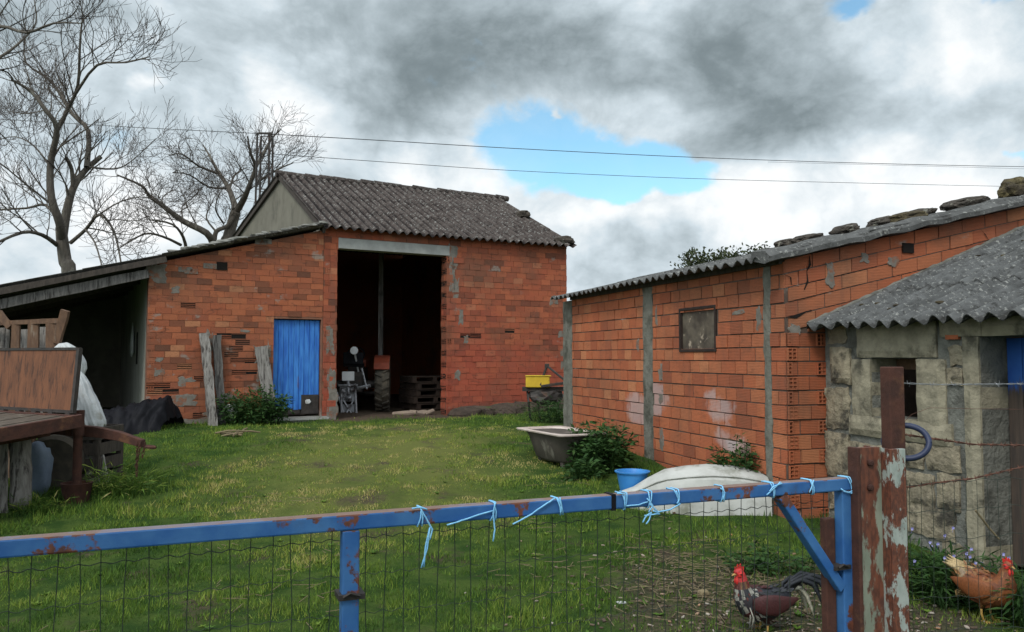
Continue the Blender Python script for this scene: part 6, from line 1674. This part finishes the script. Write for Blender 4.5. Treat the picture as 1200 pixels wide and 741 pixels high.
for b_ in [(640, 35, 330, 75, -.26, 0), (850, 75, 120, 85, -.27, 0), (480, 105, 130, 50, -.22, .5), (430, 35, 200, 45, -.10, 0), (900, 150, 90, 60, -.18, 0), (330, 90, 90, 60, .16, 0), (760, 105, 70, 25, .20, 0),
           (560, 205, 80, 50, .16, 0), (460, 175, 120, 35, .10, 0), (650, 262, 60, 20, .22, 0), (740, 262, 60, 18, .22, 0), (700, 315, 80, 25, -.06, 0), (860, 240, 70, 36, .30, 0), (810, 290, 60, 30, -.05, 0), (1040, 220, 90, 40, .14, 0), (1030, 60, 60, 60, .10, 0), (1110, 110, 90, 60, .08, 0),
           (1090, 145, 110, 22, -.20, 0), (960, 130, 60, 40, -.08, 0), (90, 220, 150, 90, .08, 0), (180, 250, 60, 25, .2, 0), (30, 60, 160, 70, -.06, 0), (230, 60, 120, 60, -.10, 0), (172, 95, 16, 12, .35, 0), (760, 160, 40, 80, -.05, 0), (820, 190, 70, 30, -.10, 0), (1150, 250, 90, 30, .12, 0), (940, 285, 120, 25, .16, 0)]:
    Lm = Lm + blob(*b_)
Lm = Lm.mx(0).mn(1)
cloud = nb.ramp(Lm, [(0, (.128, .163, .178)), (.22, (.20, .245, .265)), (.45, (.36, .425, .46)), (.66, (.55, .63, .68)), (.84, (.74, .785, .81)), (1, (.90, .915, .92))])
# the bright veil of cloud round the sun, behind the camera
sn = nb.node('ShaderNodeVectorMath', operation='DOT_PRODUCT'); nb.link(dv, sn.inputs[0]); sn.inputs[1].default_value = sd_
glow = S(nt, sn.outputs['Value']).mx(0).pw(3) * 1.9 + 1.0
bg2 = nb.node('ShaderNodeBackground'); nb.link(cloud, bg2.inputs[0]); nb.link(glow * 1.0, bg2.inputs[1])
hole = blob(664, 190, 90, 58, 1.15, -.25, True, 1.5) + blob(735, 225, 66, 38, .85, 0, True, 1.4) + blob(585, 152, 60, 26, .55) + blob(800, 238, 30, 12, .6) + blob(1000, 2, 26, 9, .7) + blob(1140, 2, 40, 9, .5) + blob(1195, 192, 20, 7, .6) + blob(812, 218, 22, 9, .5)
hole = hole + (puff - .2) * -.6 - blob(640, 262, 60, 26, .8) - blob(690, 275, 60, 22, .9) - blob(760, 268, 40, 20, .6) - blob(645, 125, 8, 4, .4) + (f2 - .5) * 1.5 + (f3 - .5) * .6
mxs = nb.node('ShaderNodeMixShader'); nb.link((hole.step(.26, .84) * (f2 * -.35 + 1.12).mn(1)), mxs.inputs[0]); nb.link(bg2.outputs[0], mxs.inputs[1]); nb.link(bgn.outputs[0], mxs.inputs[2])
nb.link(mxs.outputs[0], out.inputs[0])
world.cycles.sampling_method = 'MANUAL'; world.cycles.sample_map_resolution = 512

sun = bpy.data.lights.new('sun', 'SUN'); sun.energy = 1.4; sun.angle = math.radians(14); sun.color = (1, .95, .87)
so = bpy.data.objects.new('sun', sun); COL.objects.link(so); so.rotation_euler = (-sd_).to_track_quat('-Z', 'Y').to_euler(); so.location = (0, -5, 20)

cam = bpy.data.cameras.new('camera'); cam.sensor_width = 36; cam.lens = 36 * FPX / 1200; cam.clip_start = .05; cam.clip_end = 3000
co = bpy.data.objects.new('camera', cam); COL.objects.link(co); co.location = EYE; co.rotation_euler = (PI / 2 + PITCH, 0, 0); scene.camera = co
scene.view_settings.view_transform = 'Standard'; scene.view_settings.look = 'None'; scene.view_settings.exposure = .26; scene.view_settings.gamma = 1
scene.view_settings.use_curve_mapping = False
scene.cycles.max_bounces = 6; scene.cycles.diffuse_bounces = 3; scene.cycles.use_denoising = True
